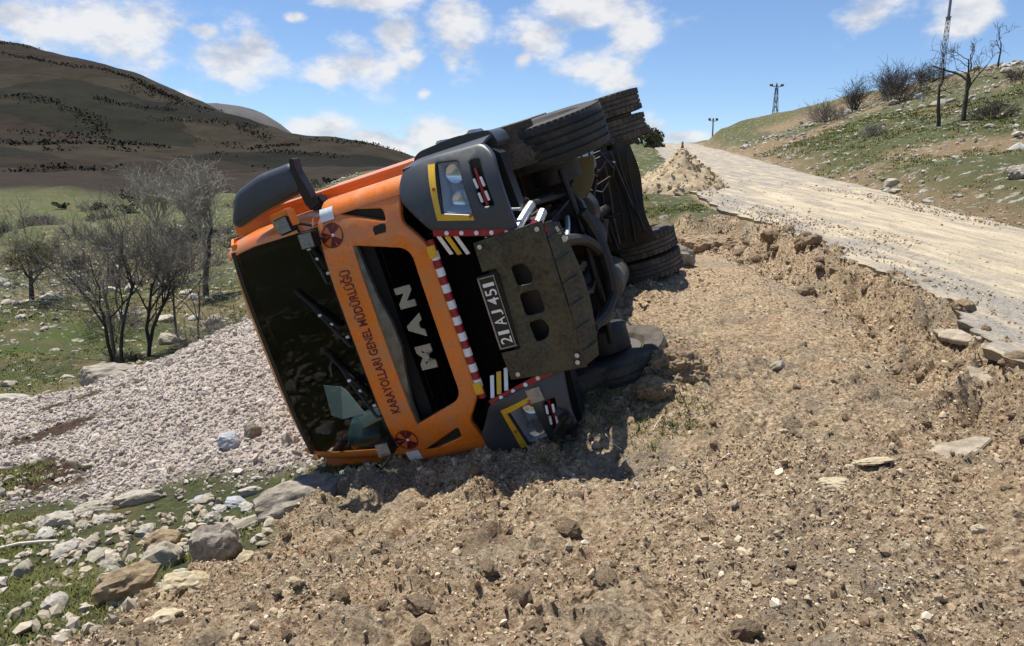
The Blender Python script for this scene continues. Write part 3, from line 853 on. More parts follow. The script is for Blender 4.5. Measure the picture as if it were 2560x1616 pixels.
def rounded(poly, r, n=5):
    """round the corners of a polygon"""
    out = []
    m = len(poly)
    rr = r if isinstance(r, (list, tuple)) else [r] * m
    for i in range(m):
        p0, p1, p2 = Vector(poly[i - 1]), Vector(poly[i]), Vector(poly[(i + 1) % m])
        d0, d2 = (p0 - p1), (p2 - p1)
        k = min(rr[i], d0.length * 0.45, d2.length * 0.45)
        if k <= 1e-4:
            out.append(tuple(p1)); continue
        a, b = p1 + d0.normalized() * k, p1 + d2.normalized() * k
        for j in range(n + 1):
            t = j / n
            out.append(tuple(a * (1 - t) ** 2 + p1 * 2 * t * (1 - t) + b * t ** 2))
    return out


def plate(name, outlines, depth, mat, parent, place, bevel=0.006, cell=0.12):
    """flat panel with holes; place(a, b, c) maps panel coordinates (c = out of the panel) to the truck"""
    cu = bpy.data.curves.new(name, 'CURVE')
    cu.dimensions = '2D'
    cu.fill_mode = 'BOTH'
    cu.extrude = max(depth / 2 - bevel, 0.0005)
    cu.bevel_depth = bevel
    cu.bevel_resolution = 2
    cu.offset = -bevel
    for ol in outlines:
        s = cu.splines.new('POLY')
        s.points.add(len(ol) - 1)
        for p, q in zip(s.points, ol):
            p.co = (q[0], q[1], 0, 1)
        s.use_cyclic_u = True
    me = curve_mesh(cu)
    bpy.data.curves.remove(cu)
    bm = bmesh.new(); bm.from_mesh(me)
    bmesh.ops.remove_doubles(bm, verts=bm.verts, dist=1e-5)
    for _ in range(4):
        es = [e for e in bm.edges if e.calc_length() > cell]
        if not es: break
        bmesh.ops.subdivide_edges(bm, edges=es, cuts=1)
        bmesh.ops.triangulate(bm, faces=[f for f in bm.faces if len(f.verts) > 4])
    for v in bm.verts:
        v.co = place(v.co.x, v.co.y, v.co.z)
    bmesh.ops.recalc_face_normals(bm, faces=bm.faces)
    bm.to_mesh(me); bm.free()
    me.name = name
    me.materials.clear()
    for p in me.polygons: p.use_smooth = True
    me.set_sharp_from_angle(angle=R_(32))
    return mesh_obj(name, me, mat, parent)


def lettering(name, text, height, width, mat, parent, place, depth=0.004, spacing=1.0, bold=0.0):
    cu = bpy.data.curves.new(name, 'FONT')
    cu.body = text
    cu.align_x = 'CENTER'; cu.align_y = 'CENTER'
    cu.size = 1.0
    cu.space_character = spacing
    cu.offset = bold
    cu.extrude = 0.01
    cu.resolution_u = 4
    me = curve_mesh(cu)
    bpy.data.curves.remove(cu)
    co = np.empty(len(me.vertices) * 3); me.vertices.foreach_get('co', co); co = co.reshape(-1, 3)
    lo, hi = co.min(0), co.max(0)
    co[:, 0] = (co[:, 0] - (lo[0] + hi[0]) / 2) / (hi[0] - lo[0]) * width
    co[:, 1] = (co[:, 1] - (lo[1] + hi[1]) / 2) / (hi[1] - lo[1]) * height
    co[:, 2] = np.where(co[:, 2] > 0, depth, 0)
    co = np.array([tuple(place(*p)) for p in co])
    me.vertices.foreach_set('co', co.ravel())
    me.name = name
    me.materials.clear()
    me.update()
    return mesh_obj(name, me, mat, parent)


# ---------------------------------------------------------------- the overturned truck
def truck_materials():
    worn('orange_paint', (0.72, 0.180, 0.015), 0.30, amount=0.42, scale=4.5, var=0.12, coat=0.3, scratch=0.5, dirt=(0.42, 0.23, 0.105), bump=0.12, bump_scale=7)
    worn('body_orange', (0.68, 0.16, 0.015), 0.5, amount=0.4, scale=2.0, var=0.08)
    worn('grey_plastic', (0.040, 0.045, 0.053), 0.42, amount=0.2, scale=3, var=0.06, dirt=(0.12, 0.11, 0.09))
    worn('black_plastic', (0.005, 0.005, 0.0055), 0.5, amount=0.12, scale=4, dirt=(0.04, 0.034, 0.027))
    worn('tyre_rubber', (0.016, 0.016, 0.016), 0.7, amount=0.42, scale=5, bump=0.3, bump_scale=90, dirt=(0.10, 0.082, 0.060))
    worn('muddy_rubber', (0.030, 0.028, 0.025), 0.85, amount=0.75, scale=6, bump=0.5, bump_scale=70, dirt=(0.15, 0.12, 0.085))
    worn('chassis_steel', (0.014, 0.0135, 0.013), 0.65, 0.1, amount=0.5, scale=3, bump=0.3, dirt=(0.070, 0.056, 0.040))
    worn('oily_cast_iron', (0.022, 0.021, 0.020), 0.5, 0.3, amount=0.5, scale=5, bump=0.4, dirt=(0.085, 0.067, 0.048))
    worn('skid_steel', (0.048, 0.047, 0.042), 0.42, 0.5, amount=0.50, scale=4.5, var=0.5, bump=0.4, bump_scale=30, dirt=(0.135, 0.125, 0.06))
    worn('wheel_steel', (0.085, 0.082, 0.078), 0.6, 0.3, amount=0.5, scale=4, dirt=(0.12, 0.095, 0.07))
    worn('bare_aluminium', (0.55, 0.55, 0.54), 0.38, 0.8, amount=0.3, scale=5)
    worn('rusty_trim', (0.17, 0.165, 0.145), 0.45, 0.6, amount=0.55, scale=12, var=0.4, dirt=(0.11, 0.095, 0.06))
    worn('red_paint', (0.32, 0.012, 0.025), 0.45, amount=0.25, scale=6)
    worn('white_tape', (0.74, 0.76, 0.80), 0.4, amount=0.12, scale=9, var=0.08)
    worn('red_tape', (0.27, 0.008, 0.016), 0.4, amount=0.12, scale=9)
    worn('yellow_tape', (0.66, 0.40, 0.025), 0.4, amount=0.22, scale=8, var=0.1, dirt=(0.30, 0.20, 0.05))
    worn('amber_lens', (0.45, 0.10, 0.015), 0.25, amount=0.1, scale=8)
    worn('maroon_print', (0.13, 0.006, 0.012), 0.5, amount=0.1, scale=9)
    worn('letter_metal', (0.30, 0.30, 0.29), 0.45, 0.6, amount=0.3, scale=14, var=0.25)
    principled('reflector', (0.80, 0.81, 0.82), 0.28, 0.65)
    principled('grille_black', (0.0012, 0.0012, 0.0013), 0.9, 0.0, **{'Specular IOR Level': 0.1})
    principled('lamp_white', (0.82, 0.84, 0.86), 0.4)
    worn('lamp_face', (0.42, 0.43, 0.44), 0.22, 0.3, amount=0.35, scale=22, var=0.5, dirt=(0.06, 0.06, 0.065))
    principled('lamp_chrome', (0.9, 0.9, 0.9), 0.16, 0.85)
    principled('darker_paper', (0.42, 0.50, 0.50), 0.8)
    principled('bag_plastic', (0.05, 0.085, 0.10), 0.25)
    principled('paper', (0.78, 0.84, 0.82), 0.8)
    principled('cab_trim', (0.022, 0.023, 0.024), 0.7)
    principled('seat_cloth', (0.030, 0.032, 0.036), 0.9)
    principled('plate_black', (0.006, 0.006, 0.006), 0.5)
    principled('plate_white', (0.80, 0.80, 0.78), 0.5)
    principled('mirror_glass', (0.7, 0.72, 0.74), 0.05, 1.0)
    for nm, tint, extra in (('tinted_glass', (0.66, 0.73, 0.73), 0.0), ('clear_lens', (0.88, 0.90, 0.92), 0.06)):
        m = bpy.data.materials.new(nm); m.use_nodes = True
        n, l = m.node_tree.nodes, m.node_tree.links
        n.clear()
        out = N(n, 'ShaderNodeOutputMaterial'); mx = N(n, 'ShaderNodeMixShader')
        tr = N(n, 'ShaderNodeBsdfTransparent'); tr.inputs[0].default_value = (*tint, 1)
        gl = N(n, 'ShaderNodeBsdfGlossy'); gl.inputs['Roughness'].default_value = 0.03
        fr = N(n, 'ShaderNodeFresnel'); fr.inputs['IOR'].default_value = 1.32
        ad = N(n, 'ShaderNodeMath', operation='ADD', use_clamp=True); ad.inputs[1].default_value = extra
        if nm == 'clear_lens': mx.inputs[0].default_value = extra
        else: l.new(fr.outputs[0], ad.inputs[0]); l.new(ad.outputs[0], mx.inputs[0])
        l.new(tr.outputs[0], mx.inputs[1]); l.new(gl.outputs[0], mx.inputs[2]); l.new(mx.outputs[0], out.inputs[0])
        MATS[nm] = m


def front_bow(x):
    return -0.16 * (abs(x) / 1.1) ** 4


def ws_y(x, z):
    t = (z - 2.10) / 1.13
    return -0.12 - 0.33 * t - 0.05 * (abs(x) / 0.95) ** 3


def build_truck():
    truck_materials()
    M = MATS
    T = bpy.data.objects.new('dump_truck', None)
    COL.objects.link(T)
    T.empty_display_size = 0.3
    TR = ((0.2996, -0.2376, -0.9240), (0.0324, -0.9654, 0.2588), (-0.9535, -0.1075, -0.2815))
    T.matrix_world = Matrix(((*TR[0], 0.747), (*TR[1], 5.042), (*TR[2], 1.022), (0, 0, 0, 1)))
    tag(T, 'orange dump truck lying overturned on its side beside the road', 'truck')
    rnd = random.Random(5)

    def front(y0):
        return lambda a, b, c: Vector((a, y0 + front_bow(a) + c, b))

    # ---- cab front: text strip, grille frame with its openings, corner panels
    mir = lambda pts: [(-a, b) for a, b in pts][::-1]
    half = [(0, 1.285), (0.585, 1.285), (0.70, 1.36), (0.80, 1.44), (0.98, 1.40), (1.06, 1.42), (1.085, 1.70), (1.06, 2.04), (0.97, 2.125), (0, 2.145)]
    outer = rounded(half[:-1] + [(-a, b) for a, b in half[-2:0:-1]], 0.05)
    opening = rounded([(-0.735, 1.865), (-0.60, 1.43), (0.60, 1.43), (0.735, 1.865)], [0.03, 0.10, 0.10, 0.03], 6)
    slot = [(0.835, 1.555), (0.93, 1.565), (1.01, 1.90), (0.985, 1.915)]
    frame = plate('grille_frame', [outer, opening, rounded(slot, 0.03), rounded(mir(slot), 0.03)], 0.06, M['orange_paint'], T, front(-0.055), 0.014)
    frame['label'] = 'orange cab front panel with lettering and grille opening'
    for s in (-1, 1):
        b = MB()
        b.prism(rounded([(s * 0.82, 1.53), (s * 0.94, 1.53), (s * 1.03, 1.93), (s * 0.97, 1.935)], 0.02), -0.22, -0.17)
        b.build('air_slot', M['black_plastic'], frame)
    b = MB(); b.prism(rounded([(-0.83, 1.565), (-0.735, 1.575), (-0.74, 1.675), (-0.825, 1.67)], 0.025), -0.10, front_bow(0.78) - 0.0215)
    b.build('hole_shade', M['black_plastic'], frame, 0.004)  # no opening cut here: a black plate paints the dark of the hole
    lettering('lettering', 'KARAYOLLARI GENEL M\u00dcD\u00dcRL\u00dc\u011e\u00dc', 0.104, 1.18, M['maroon_print'], frame, lambda a, b, c: Vector((0.01 - a, -0.0235 + front_bow(a) + c, 2.005 + b)), 0.003, 1.02, 0.018)
    for s in (-1, 1):
        cx, cz, r = s * 0.852, 2.012, 0.092
        yy = lambda x: -0.0235 + front_bow(x)
        ring = MB()
        for k in range(40):
            a0, a1 = 2 * math.pi * k / 40, 2 * math.pi * (k + 1) / 40
            q = [(cx + rr * math.cos(a), yy(cx + rr * math.cos(a)) + d, cz + rr * math.sin(a)) for d in (0.0, 0.004) for rr, a in ((r, a0), (r, a1), (r - 0.007, a1), (r - 0.007, a0))]
            ring.add(q, [(4, 5, 6, 7), (0, 1, 5, 4), (2, 3, 7, 6)])
        em = ring.build('emblem', M['maroon_print'], frame)
        em['label'] = 'round road authority emblem'
        wd = MB()
        def wedge(a0, a1, r0, r1, m=6):
            pts = [(r0, R_(a0)), (r0, R_(a1))] if r0 > 0.001 else [(0.0, 0.0)]
            pts = [(cx + rr * math.cos(a), cz + rr * math.sin(a)) for rr, a in pts][::-1]
            pts += [(cx + r1 * math.cos(R_(a0 + (a1 - a0) * k / m)), cz + r1 * math.sin(R_(a0 + (a1 - a0) * k / m))) for k in range(m + 1)]
            n0 = len(pts)
            wd.add([(x, yy(x) + d, z) for d in (0.001, 0.004) for x, z in pts], [tuple(range(n0, 2 * n0))] + [(i, (i + 1) % n0, (i + 1) % n0 + n0, i + n0) for i in range(n0)])
        for a0, a1 in ((62, 84), (96, 118), (200, 236), (304, 340), (-12, 22), (158, 192)):
            wedge(a0, a1, 0.012, r - 0.010)
        wd.build('road_motif', M['maroon_print'], em)
        lm = MB(); lm.lathe([(0, 0.0), (0.004, 0.012), (0.007, 0.008), (0.008, 0.0001)], (cx, yy(cx) + 0.003, cz - 0.01), 'y', 16)
        lm.build('boss', M['white_tape'], em)
        # white reflective patch on the corner beside the emblem
        pa = MB()
        def patch(u, v):
            x = s * (0.965 + 0.095 * u); z = 1.965 + 0.115 * v
            return (x, corner_y(x, z) + 0.006, z)
        pa.grid(patch, 8, 4)
        pa.build('reflective_patch', M['white_tape'], frame, solid=0.002)
    # trim bar along the top of the opening, sagging at its middle
    tr = MB()
    tp = [(-0.735, 1.872, 1.845), (-0.55, 1.870, 1.825), (-0.32, 1.868, 1.805), (-0.10, 1.868, 1.765), (0.10, 1.868, 1.760), (0.31, 1.868, 1.80), (0.55, 1.870, 1.84), (0.735, 1.872, 1.852)]
    vs = []
    for x, z1, z0 in tp:
        y = -0.04 + front_bow(x)
        vs += [(x, y - 0.03, z1), (x, y + 0.012, z1 - 0.006), (x, y + 0.022, (z0 + z1) / 2), (x, y + 0.004, z0), (x, y - 0.035, z0)]
    tr.add(vs, [(i * 5 + k, i * 5 + k + 1, i * 5 + k + 6, i * 5 + k + 5) for i in range(len(tp) - 1) for k in range(4)])
    tr.build('grille_trim', M['rusty_trim'], T)
    # grille: backing, slats, maker's letters
    gb = MB(); gb.box((0, -0.26, 1.64), (1.60, 0.02, 0.56)); gb.box((0, -0.16, 1.905), (1.5, 0.2, 0.02)); gb.box((0, -0.16, 1.385), (1.3, 0.2, 0.02))
    grille = gb.build('grille', M['grille_black'], T)
    for k in range(5):
        s = MB(); z = 1.47 + k * 0.068
        hw = 0.60 + (z - 1.43) * 0.30
        s.box((0, -0.175, z), (hw * 2, 0.045, 0.014), (R_(24), 0, 0)); s.build('slat', M['grille_black'], grille, 0.004, 1)
    for ch, cx, w in (('M', 0.222, 0.190), ('A', -0.028, 0.190), ('N', -0.262, 0.165)):
        lettering('letter', ch, 0.132, w, M['letter_metal'], grille, lambda a, b, c, cx=cx: Vector((cx - a, -0.062 + c, 1.598 + b)), 0.014, 1.0, 0.075)

    # corner panels and windscreen pillars: one swept skin each side, from bumper to roof
    for s in (-1, 1):
        b = MB()
        zs = [1.31, 1.36, 1.5, 1.7, 1.9, 2.06, 2.12, 2.3, 2.6, 2.9, 3.1, 3.2, 3.25]
        sec = lambda z: [(0.985, -0.0), (1.03, -0.012), (1.075, -0.045), (1.105, -0.10), (1.12, -0.18), (1.125, -0.30)] if z < 2.08 else [(0.945, 0.006), (0.985, -0.004), (1.02, -0.035), (1.055, -0.085), (1.075, -0.14), (1.085, -0.22)]
        vs = []
        for z in zs:
            for x, dy in sec(z):
                y = (-0.075 - 0.06 + dy + 0.012) if z < 2.08 else ws_y(0.95, z) + dy
                x2 = x - 0.055 * max(0, (z - 2.9) / 0.35) ** 2
                vs.append((s * x2, y, z))
        n = 6
        b.add(vs, [(i * n + k, i * n + k + 1, (i + 1) * n + k + 1, (i + 1) * n + k) for i in range(len(zs) - 1) for k in range(n - 1)])
        b.build('corner_panel', M['orange_paint'], T, angle=50, solid=0.012)
    # windscreen
    g = MB()
    g.grid(lambda u, v: ((2 * u - 1) * (0.965 - 0.02 * v), ws_y((2 * u - 1) * 0.95, 2.13 + 1.06 * v), 2.13 + 1.06 * v), 25, 9)
    ws = g.build('windscreen', M['tinted_glass'], T)
    g = MB()
    for u0, u1, v0, v1 in ((-0.965, 0.965, 2.125, 2.20), (-0.95, 0.95, 3.15, 3.20)):
        g.grid(lambda u, v: (u0 + (u1 - u0) * u, ws_y(u0 + (u1 - u0) * u, v0 + (v1 - v0) * v) + 0.004, v0 + (v1 - v0) * v), 21, 3)
    g.build('black_border', M['black_plastic'], ws, solid=0.002)
    cw = MB(); cw.grid(lambda u, v: ((2 * u - 1) * 0.97, -0.10 - 0.03 * v - 0.05 * abs(2 * u - 1) ** 3 - 0.02, 2.10 + 0.05 * v), 21, 4)
    cw.build('cowl', M['black_plastic'], T, solid=0.01)
    # roof with its brow
    b = MB()
    ys = [-0.44, -0.47, -0.56, -0.75, -1.2, -1.7, -2.02, -2.06]
    vs = []
    for y in ys:
        e = {-0.44: 3.185, -0.47: 3.245, -0.56: 3.285}.get(y, 3.30 if y > -2.05 else 3.2)
        for k in range(13):
            t = -1 + 2 * k / 12
            w = 1.01 if y > -0.5 else 1.06
            yy = y - (0.05 * abs(t) ** 3 if y > -0.6 else 0)
            vs.append((t * w, yy, e - 0.05 * abs(t) ** 4))
    b.add(vs, [(i * 13 + k, i * 13 + k + 1, (i + 1) * 13 + k + 1, (i + 1) * 13 + k) for i in range(len(ys) - 1) for k in range(12)])
    b.build('roof', M['orange_paint'], T, angle=60, solid=0.02)
    # cab sides with door windows
    for s in (-1, 1):
        prof = rounded([(-0.50, 1.36), (-0.50, 2.10), (-0.60, 2.98), (-0.68, 3.24), (-2.04, 3.24), (-2.04, 1.30), (-1.20, 1.30)], [0.02, 0.05, 0.1, 0.08, 0.12, 0.05, 0.03])
        win = rounded([(-0.66, 2.18), (-0.76, 2.98), (-1.42, 2.98), (-1.42, 2.18)], 0.06)
        side = lambda a, b, c, s=s: Vector((s * (1.175 + 0.03 * min(1, max(0, (-a - 0.5) / 0.3)) - 0.10 * max(0, (b - 2.7) / 0.55) ** 2 + c), a, b))
        d = plate('door', [prof, win], 0.05, M['orange_paint'], T, side, 0.008)
        b = MB(); b.prism([(-0.64, 2.15), (-0.75, 3.0), (-1.45, 3.0), (-1.45, 2.15)], s * 1.135, s * 1.141, 'yz'); b.build('door_window', M['tinted_glass'], d)
        b = MB(); b.box((s * 1.235, -1.36, 1.98), (0.03, 0.2, 0.045)); b.build('handle', M['black_plastic'], d, 0.008)
        # inner seal strip closing the gap between pillar and door
        b = MB(); b.prism([(-0.40, 1.36), (-0.42, 2.1), (-0.60, 3.15), (-0.70, 3.15), (-0.56, 2.1), (-0.56, 1.36)], s * 1.06, s * 1.16, 'yz'); b.build('door_seal', M['body_orange'], d, 0.004)
    b = MB(); b.prism([(-1.18, 1.3), (1.18, 1.3), (1.18, 3.05), (1.05, 3.24), (-1.05, 3.24), (-1.18, 3.05)], -2.08, -2.04); b.build('cab_back', M['orange_paint'], T, 0.01)
    b = MB(); b.box((0, -1.24, 1.33), (2.24, 1.6, 0.06)); b.box((0, -0.42, 1.62), (1.9, 0.04, 0.58)); b.build('cab_floor', M['cab_trim'], T)
    # interior
    b = MB(); b.box((0, -2.015, 2.26), (2.2, 0.03, 1.84)); b.build('rear_lining', M['cab_trim'], T)
    b = MB(); b.box((0, -1.28, 3.19), (1.96, 1.40, 0.03)); b.build('roof_lining', M['cab_trim'], T)
    for s in (-1, 1):
        b = MB(); b.box((s * 1.115, -1.25, 1.76), (0.03, 1.46, 0.80)); b.box((s * 1.115, -1.74, 2.66), (0.03, 0.54, 0.98)); b.build('side_lining', M['cab_trim'], T)
    b = MB(); b.prism(rounded([(-0.22, 1.9), (-0.22, 2.14), (-0.42, 2.18), (-0.62, 2.10), (-0.66, 1.85), (-0.5, 1.5), (-0.3, 1.5)], 0.04), -1.08, 1.08, 'yz')
    dash = b.build('dashboard', M['cab_trim'], T, 0.01)
    b = MB(); b.add([(0.37, -0.35, 2.575), (0.40, -0.34, 2.535), (0.645, -0.35, 2.445), (0.66, -0.38, 2.69)], [(0, 1, 2, 3)]); b.build('paper_sheet', M['paper'], dash, solid=0.002)
    b = MB(); b.add([(0.37, -0.352, 2.58), (0.66, -0.382, 2.695), (0.64, -0.50, 2.86), (0.35, -0.46, 2.80)], [(0, 1, 2, 3)]); b.build('paper_fold', M['darker_paper'], dash, solid=0.002)  # second panel of the folded paper sheet, in a darker grey-green
    b = MB(); b.lathe([(-0.20, 0.03), (-0.17, 0.12), (-0.05, 0.165), (0.10, 0.15), (0.19, 0.07), (0.21, 0.02)], (0.90, -0.58, 2.62), 'z', 18)
    b.v = [(x + 0.04 * math.sin(9 * z), y + 0.03 * math.sin(14 * x), z) for x, y, z in b.v]; b.build('loose_bag', M['bag_plastic'], dash)
    b = MB(); b.box((0.72, -0.48, 2.42), (0.10, 0.16, 0.30), (0.3, 0.25, 0.2)); b.build('clipboard', M['darker_paper'], dash, 0.01)
    wh = MB()
    wc, wr = Vector((-0.50, -0.72, 2.16)), 0.23
    q = Euler((R_(-55), 0, 0)).to_matrix()
    wh.tube([wc + q @ Vector((wr * math.cos(a), wr * math.sin(a), 0)) for a in [2 * math.pi * k / 28 for k in range(29)]], 0.017, 8, False)
    for a in (90, 210, 330): wh.tube([wc, wc + q @ Vector((wr * math.cos(R_(a)), wr * math.sin(R_(a)), 0))], 0.015, 6)
    wh.tube([wc, wc + q @ Vector((0, 0, -0.3))], 0.035, 8)
    wh.build('steering_wheel', M['cab_trim'], T)
    for sx in (-0.52, 0.52):
        b = MB(); b.box((sx, -1.35, 1.78), (0.52, 0.5, 0.16)); b.box((sx, -1.62, 2.2), (0.5, 0.14, 0.78), (R_(8), 0, 0)); b.box((sx, -1.66, 2.68), (0.28, 0.1, 0.2), (R_(8), 0, 0)); b.box((sx, -1.35, 1.55), (0.36, 0.36, 0.34))
        b.build('seat', M['seat_cloth'], T, 0.04, 3)
    # wipers
    for px, tx, tz in ((-0.50, -0.86, 2.30), (0.02, -0.34, 2.44), (0.62, 0.22, 2.38)):
        b = MB()
        P0 = Vector((px, -0.10, 2.125)); P1 = Vector((tx, ws_y(tx, tz) + 0.055, tz))
        b.tube([P0, P0 + Vector((-0.02, 0.05, 0.05)), P1], [0.016, 0.013, 0.008], 6)
        w = b.build('wiper', M['black_plastic'], T)
        dv = (P1 - P0).normalized(); b = MB()
        A, B = P1 - dv * 0.26, P1 + dv * 0.24
        b.tube([Vector((p.x, ws_y(p.x, p.z) + 0.028, p.z)) for p in [A + (B - A) * k / 6 for k in range(7)]], 0.011, 6)
        b.build('blade', M['black_plastic'], w)
        for k in (0.25, 0.6, 0.85):
            b = MB(); c = P0 + (P1 - P0) * k; b.box((c.x, c.y + 0.014, c.z), (0.022, 0.012, 0.03)); b.build('clip', M['white_tape'], w, 0.003)  # small white boxes painting highlights along the wiper arm
    # square work lamps at the foot of the pillars
    for (x, z, r) in ((-1.03, 2.30, 0.10), (-0.875, 2.155, -0.05), (0.845, 2.165, 0.0), (1.055, 2.36, 0.2)):
        b = MB(); b.box((x, 0.0, z), (0.125, 0.10, 0.125), (0, r, 0)); b.box((x, -0.08, z - 0.01), (0.03, 0.10, 0.03))
        lp = b.build('work_lamp', M['black_plastic'], T, 0.01)
        b = MB(); b.box((x, 0.054, z), (0.105, 0.006, 0.105), (0, r, 0)); b.build('reflector', M['lamp_face'], lp)
        b = MB(); b.box((x, 0.064, z), (0.112, 0.010, 0.112), (0, r, 0)); b.build('lens', M['clear_lens'], lp, 0.003)
        b = MB(); b.tube([(x, -0.05, z - 0.03), (x * 0.97, -0.10, z - 0.08), (x * 0.94, -0.14, z - 0.12)], 0.012, 6); b.build('bracket', M['chassis_steel'], lp)
    b = MB(); b.box((-1.045, -0.01, 2.315), (0.15, 0.13, 0.155), (0, 0.1, 0)); b.v = [(x - 0.02, y - 0.02, z) for x, y, z in b.v]
    b.build('lamp_hood', M['orange_paint'], T, 0.012)

    # ---- door mirrors
    for s in (-1, 1):
        prof = rounded([(1.235, 2.26), (1.18, 2.62), (1.115, 2.92), (1.18, 2.955), (1.40, 2.83), (1.465, 2.60), (1.475, 2.30), (1.45, 2.25)], 0.05)
        if s > 0:      # folded under the cab
            pl = lambda a, b, c: Vector((1.13 + 0.09 * (a - 1.3) - 0.25 * c, -0.20 + c + 0.2 * (a - 1.3), b - 0.02))
        else:
            pl = lambda a, b, c: Vector((-a, -0.36 + c - 0.5 * (a - 1.2) ** 2 * (1 if c > 0 else 0.3), b))
        mh = plate('mirror', [prof], 0.17, M['grey_plastic'], T, pl, 0.055, 0.06)
        mg = MB(); pts = [pl(a, b, -0.088) for a, b in rounded([(1.26, 2.30), (1.17, 2.86), (1.21, 2.91), (1.37, 2.80), (1.43, 2.32)], 0.04)]
        mg.add(pts, [tuple(range(len(pts)))]); mg.build('mirror_glass', M['mirror_glass'], mh, solid=0.003)
        if s < 0:
            b = MB(); b.prism(rounded([(-1.49, 2.225), (-1.40, 2.235), (-1.24, 2.20), (-1.13, 2.19), (-1.07, 2.10), (-1.06, 2.19), (-1.12, 2.26), (-1.24, 2.275), (-1.42, 2.285), (-1.50, 2.26)], 0.02), -0.40, -0.30)
            b.build('mirror_arm', M['black_plastic'], mh, 0.012)
            b = MB(); b.box((-1.12, -0.26, 2.13), (0.09, 0.14, 0.13), (0, 0.3, 0)); b.build('arm_bracket', M['black_plastic'], mh, 0.02)

    # ---- black centre section and striped bar
    b = MB(); b.box((0, -0.16, 1.12), (1.30, 0.10, 0.42)); b.box((0, -0.10, 1.02), (1.10, 0.04, 0.18)); b.build('bumper_centre', M['grille_black'], T, 0.01)
    b = MB(); b.tube([(-0.62, -0.02, 1.25), (0.62, -0.02, 1.25)], 0.030, 12); bar = b.build('warning_bar', M['red_tape'], T)
    for k, cx in enumerate(np.arange(-0.50, 0.51, 0.125)):
        b = MB(); b.lathe([(-0.031, 0.0315), (0.031, 0.0315)], (float(cx), -0.02, 1.25), 'x', 12); b.build('white_band', M['white_tape'], bar)
    for s in (-1, 1):
        b = MB(); b.box((s * 0.535, 0.016, 1.25), (0.09, 0.012, 0.066)); b.build('yellow_reflector', M['yellow_tape'], bar, 0.003)

    # ---- bumper corners with headlamps
    for s in (-1, 1):
        out = [(0.500, 0.592), (1.06, 0.625), (1.155, 0.70), (1.175, 1.10), (1.14, 1.345), (1.03, 1.385), (0.935, 1.385), (0.675, 1.205)]
        lamp = [(0.705, 0.872), (1.085, 0.895), (1.115, 1.065), (0.775, 1.085)]
        fog = [(0.72, 0.70), (1.055, 0.735), (1.06, 0.81), (0.74, 0.795)]
        sg = (lambda p: p) if s > 0 else (lambda p: [(-a, b) for a, b in p][::-1])
        bow = lambda a, b, c: Vector((a, -0.005 + c - 0.20 * max(0, (abs(a) - 0.55) / 0.62) ** 3 - 0.35 * max(0, b - 1.2) ** 1.5 - (0.03 * math.sin(9 * a + 5 * b) if s > 0 else 0), b))
        bc = plate('bumper_corner', [rounded(sg(out), 0.05), rounded(sg(lamp), 0.02), rounded(sg(fog), 0.02)], 0.07, M['grey_plastic'], T, bow, 0.018, 0.07)
        b = MB(); o = MB()
        b.prism(sg([(0.52, 0.62), (1.05, 0.65), (1.12, 0.72), (1.14, 1.10), (1.10, 1.30), (0.93, 1.33), (0.70, 1.18)]), -0.52, -0.34)
        b.build('bumper_back', M['black_plastic'], bc)
        # side return of the corner towards the wheel
        o.grid(lambda u, v: (s * (1.15 + 0.05 * math.sin(u * 1.57)), -0.16 - 0.34 * u, 0.70 + (0.64 - 0.10 * u) * v), 6, 4)
        o.build('side_return', M['grey_plastic'], bc, solid=0.02)
        # headlamp: bowl, bulbs, lens
        hb = MB(); bo = lambda a, b: bow(a, b, 0).y
        L = sg(lamp)
        pts = [(a, bo(a, b) - 0.01, b) for a, b in L]; ctr = (sum(p[0] for p in pts) / 4, min(p[1] for p in pts) - 0.09, sum(p[2] for p in pts) / 4)
        back = [(ctr[0] + (p[0] - ctr[0]) * 0.8, ctr[1], ctr[2] + (p[2] - ctr[2]) * 0.75) for p in pts]
        hb.add(pts + back, [(4, 5, 6, 7), (0, 1, 5, 4), (1, 2, 6, 5), (2, 3, 7, 6), (3, 0, 4, 7)])
        hl = hb.build('headlamp', M['lamp_white'], bc, solid=0.004)
        for dx in (-0.09, 0.10):
            rb = MB(); rb.lathe([(0.0, 0.012), (0.012, 0.045), (0.045, 0.070), (0.05, 0.073), (0.045, 0.066)], (ctr[0] + dx, ctr[1] + 0.005, ctr[2] + (0.01 if dx > 0 else -0.005)), 'y', 20); rb.build('lamp_bowl', M['lamp_chrome'], hl)
            rb = MB(); rb.lathe([(0.0, 0.014), (0.03, 0.014), (0.04, 0.004)], (ctr[0] + dx, ctr[1] + 0.012, ctr[2]), 'y', 12); rb.build('bulb', M['white_tape'], hl)
        rb = MB(); rb.box((ctr[0], ctr[1] + 0.03, ctr[2] - 0.065), (0.34, 0.05, 0.03)); rb.build('divider', M['bare_aluminium'], hl, 0.004)
        ln = MB(); lp = [(a, bo(a, b) + 0.006, b) for a, b in L]
        ln.add(lp, [(0, 1, 2, 3)]); ln.build('lens', M['clear_lens'], hl, solid=0.006)
        # yellow reflective tape round two sides of the lamp
        yt = MB()
        for seg in ([(0.665, 0.868), (0.70, 0.868), (0.772, 1.090), (0.735, 1.13)], [(0.735, 1.13), (0.772, 1.090), (1.117, 1.070), (1.125, 1.125)]):
            S = sg(seg); A, B, C_, D_ = [Vector((a, b)) for a, b in S]
            def q(u, v, A=A, B=B, C_=C_, D_=D_):
                p = (A * (1 - v) + B * v) * (1 - u) + (D_ * (1 - v) + C_ * v) * u
                return (p.x, bo(p.x, p.y) + 0.039, p.y)
            yt.grid(q, 10, 4)
        yt.build('yellow_strip', M['yellow_tape'], bc, solid=0.003)
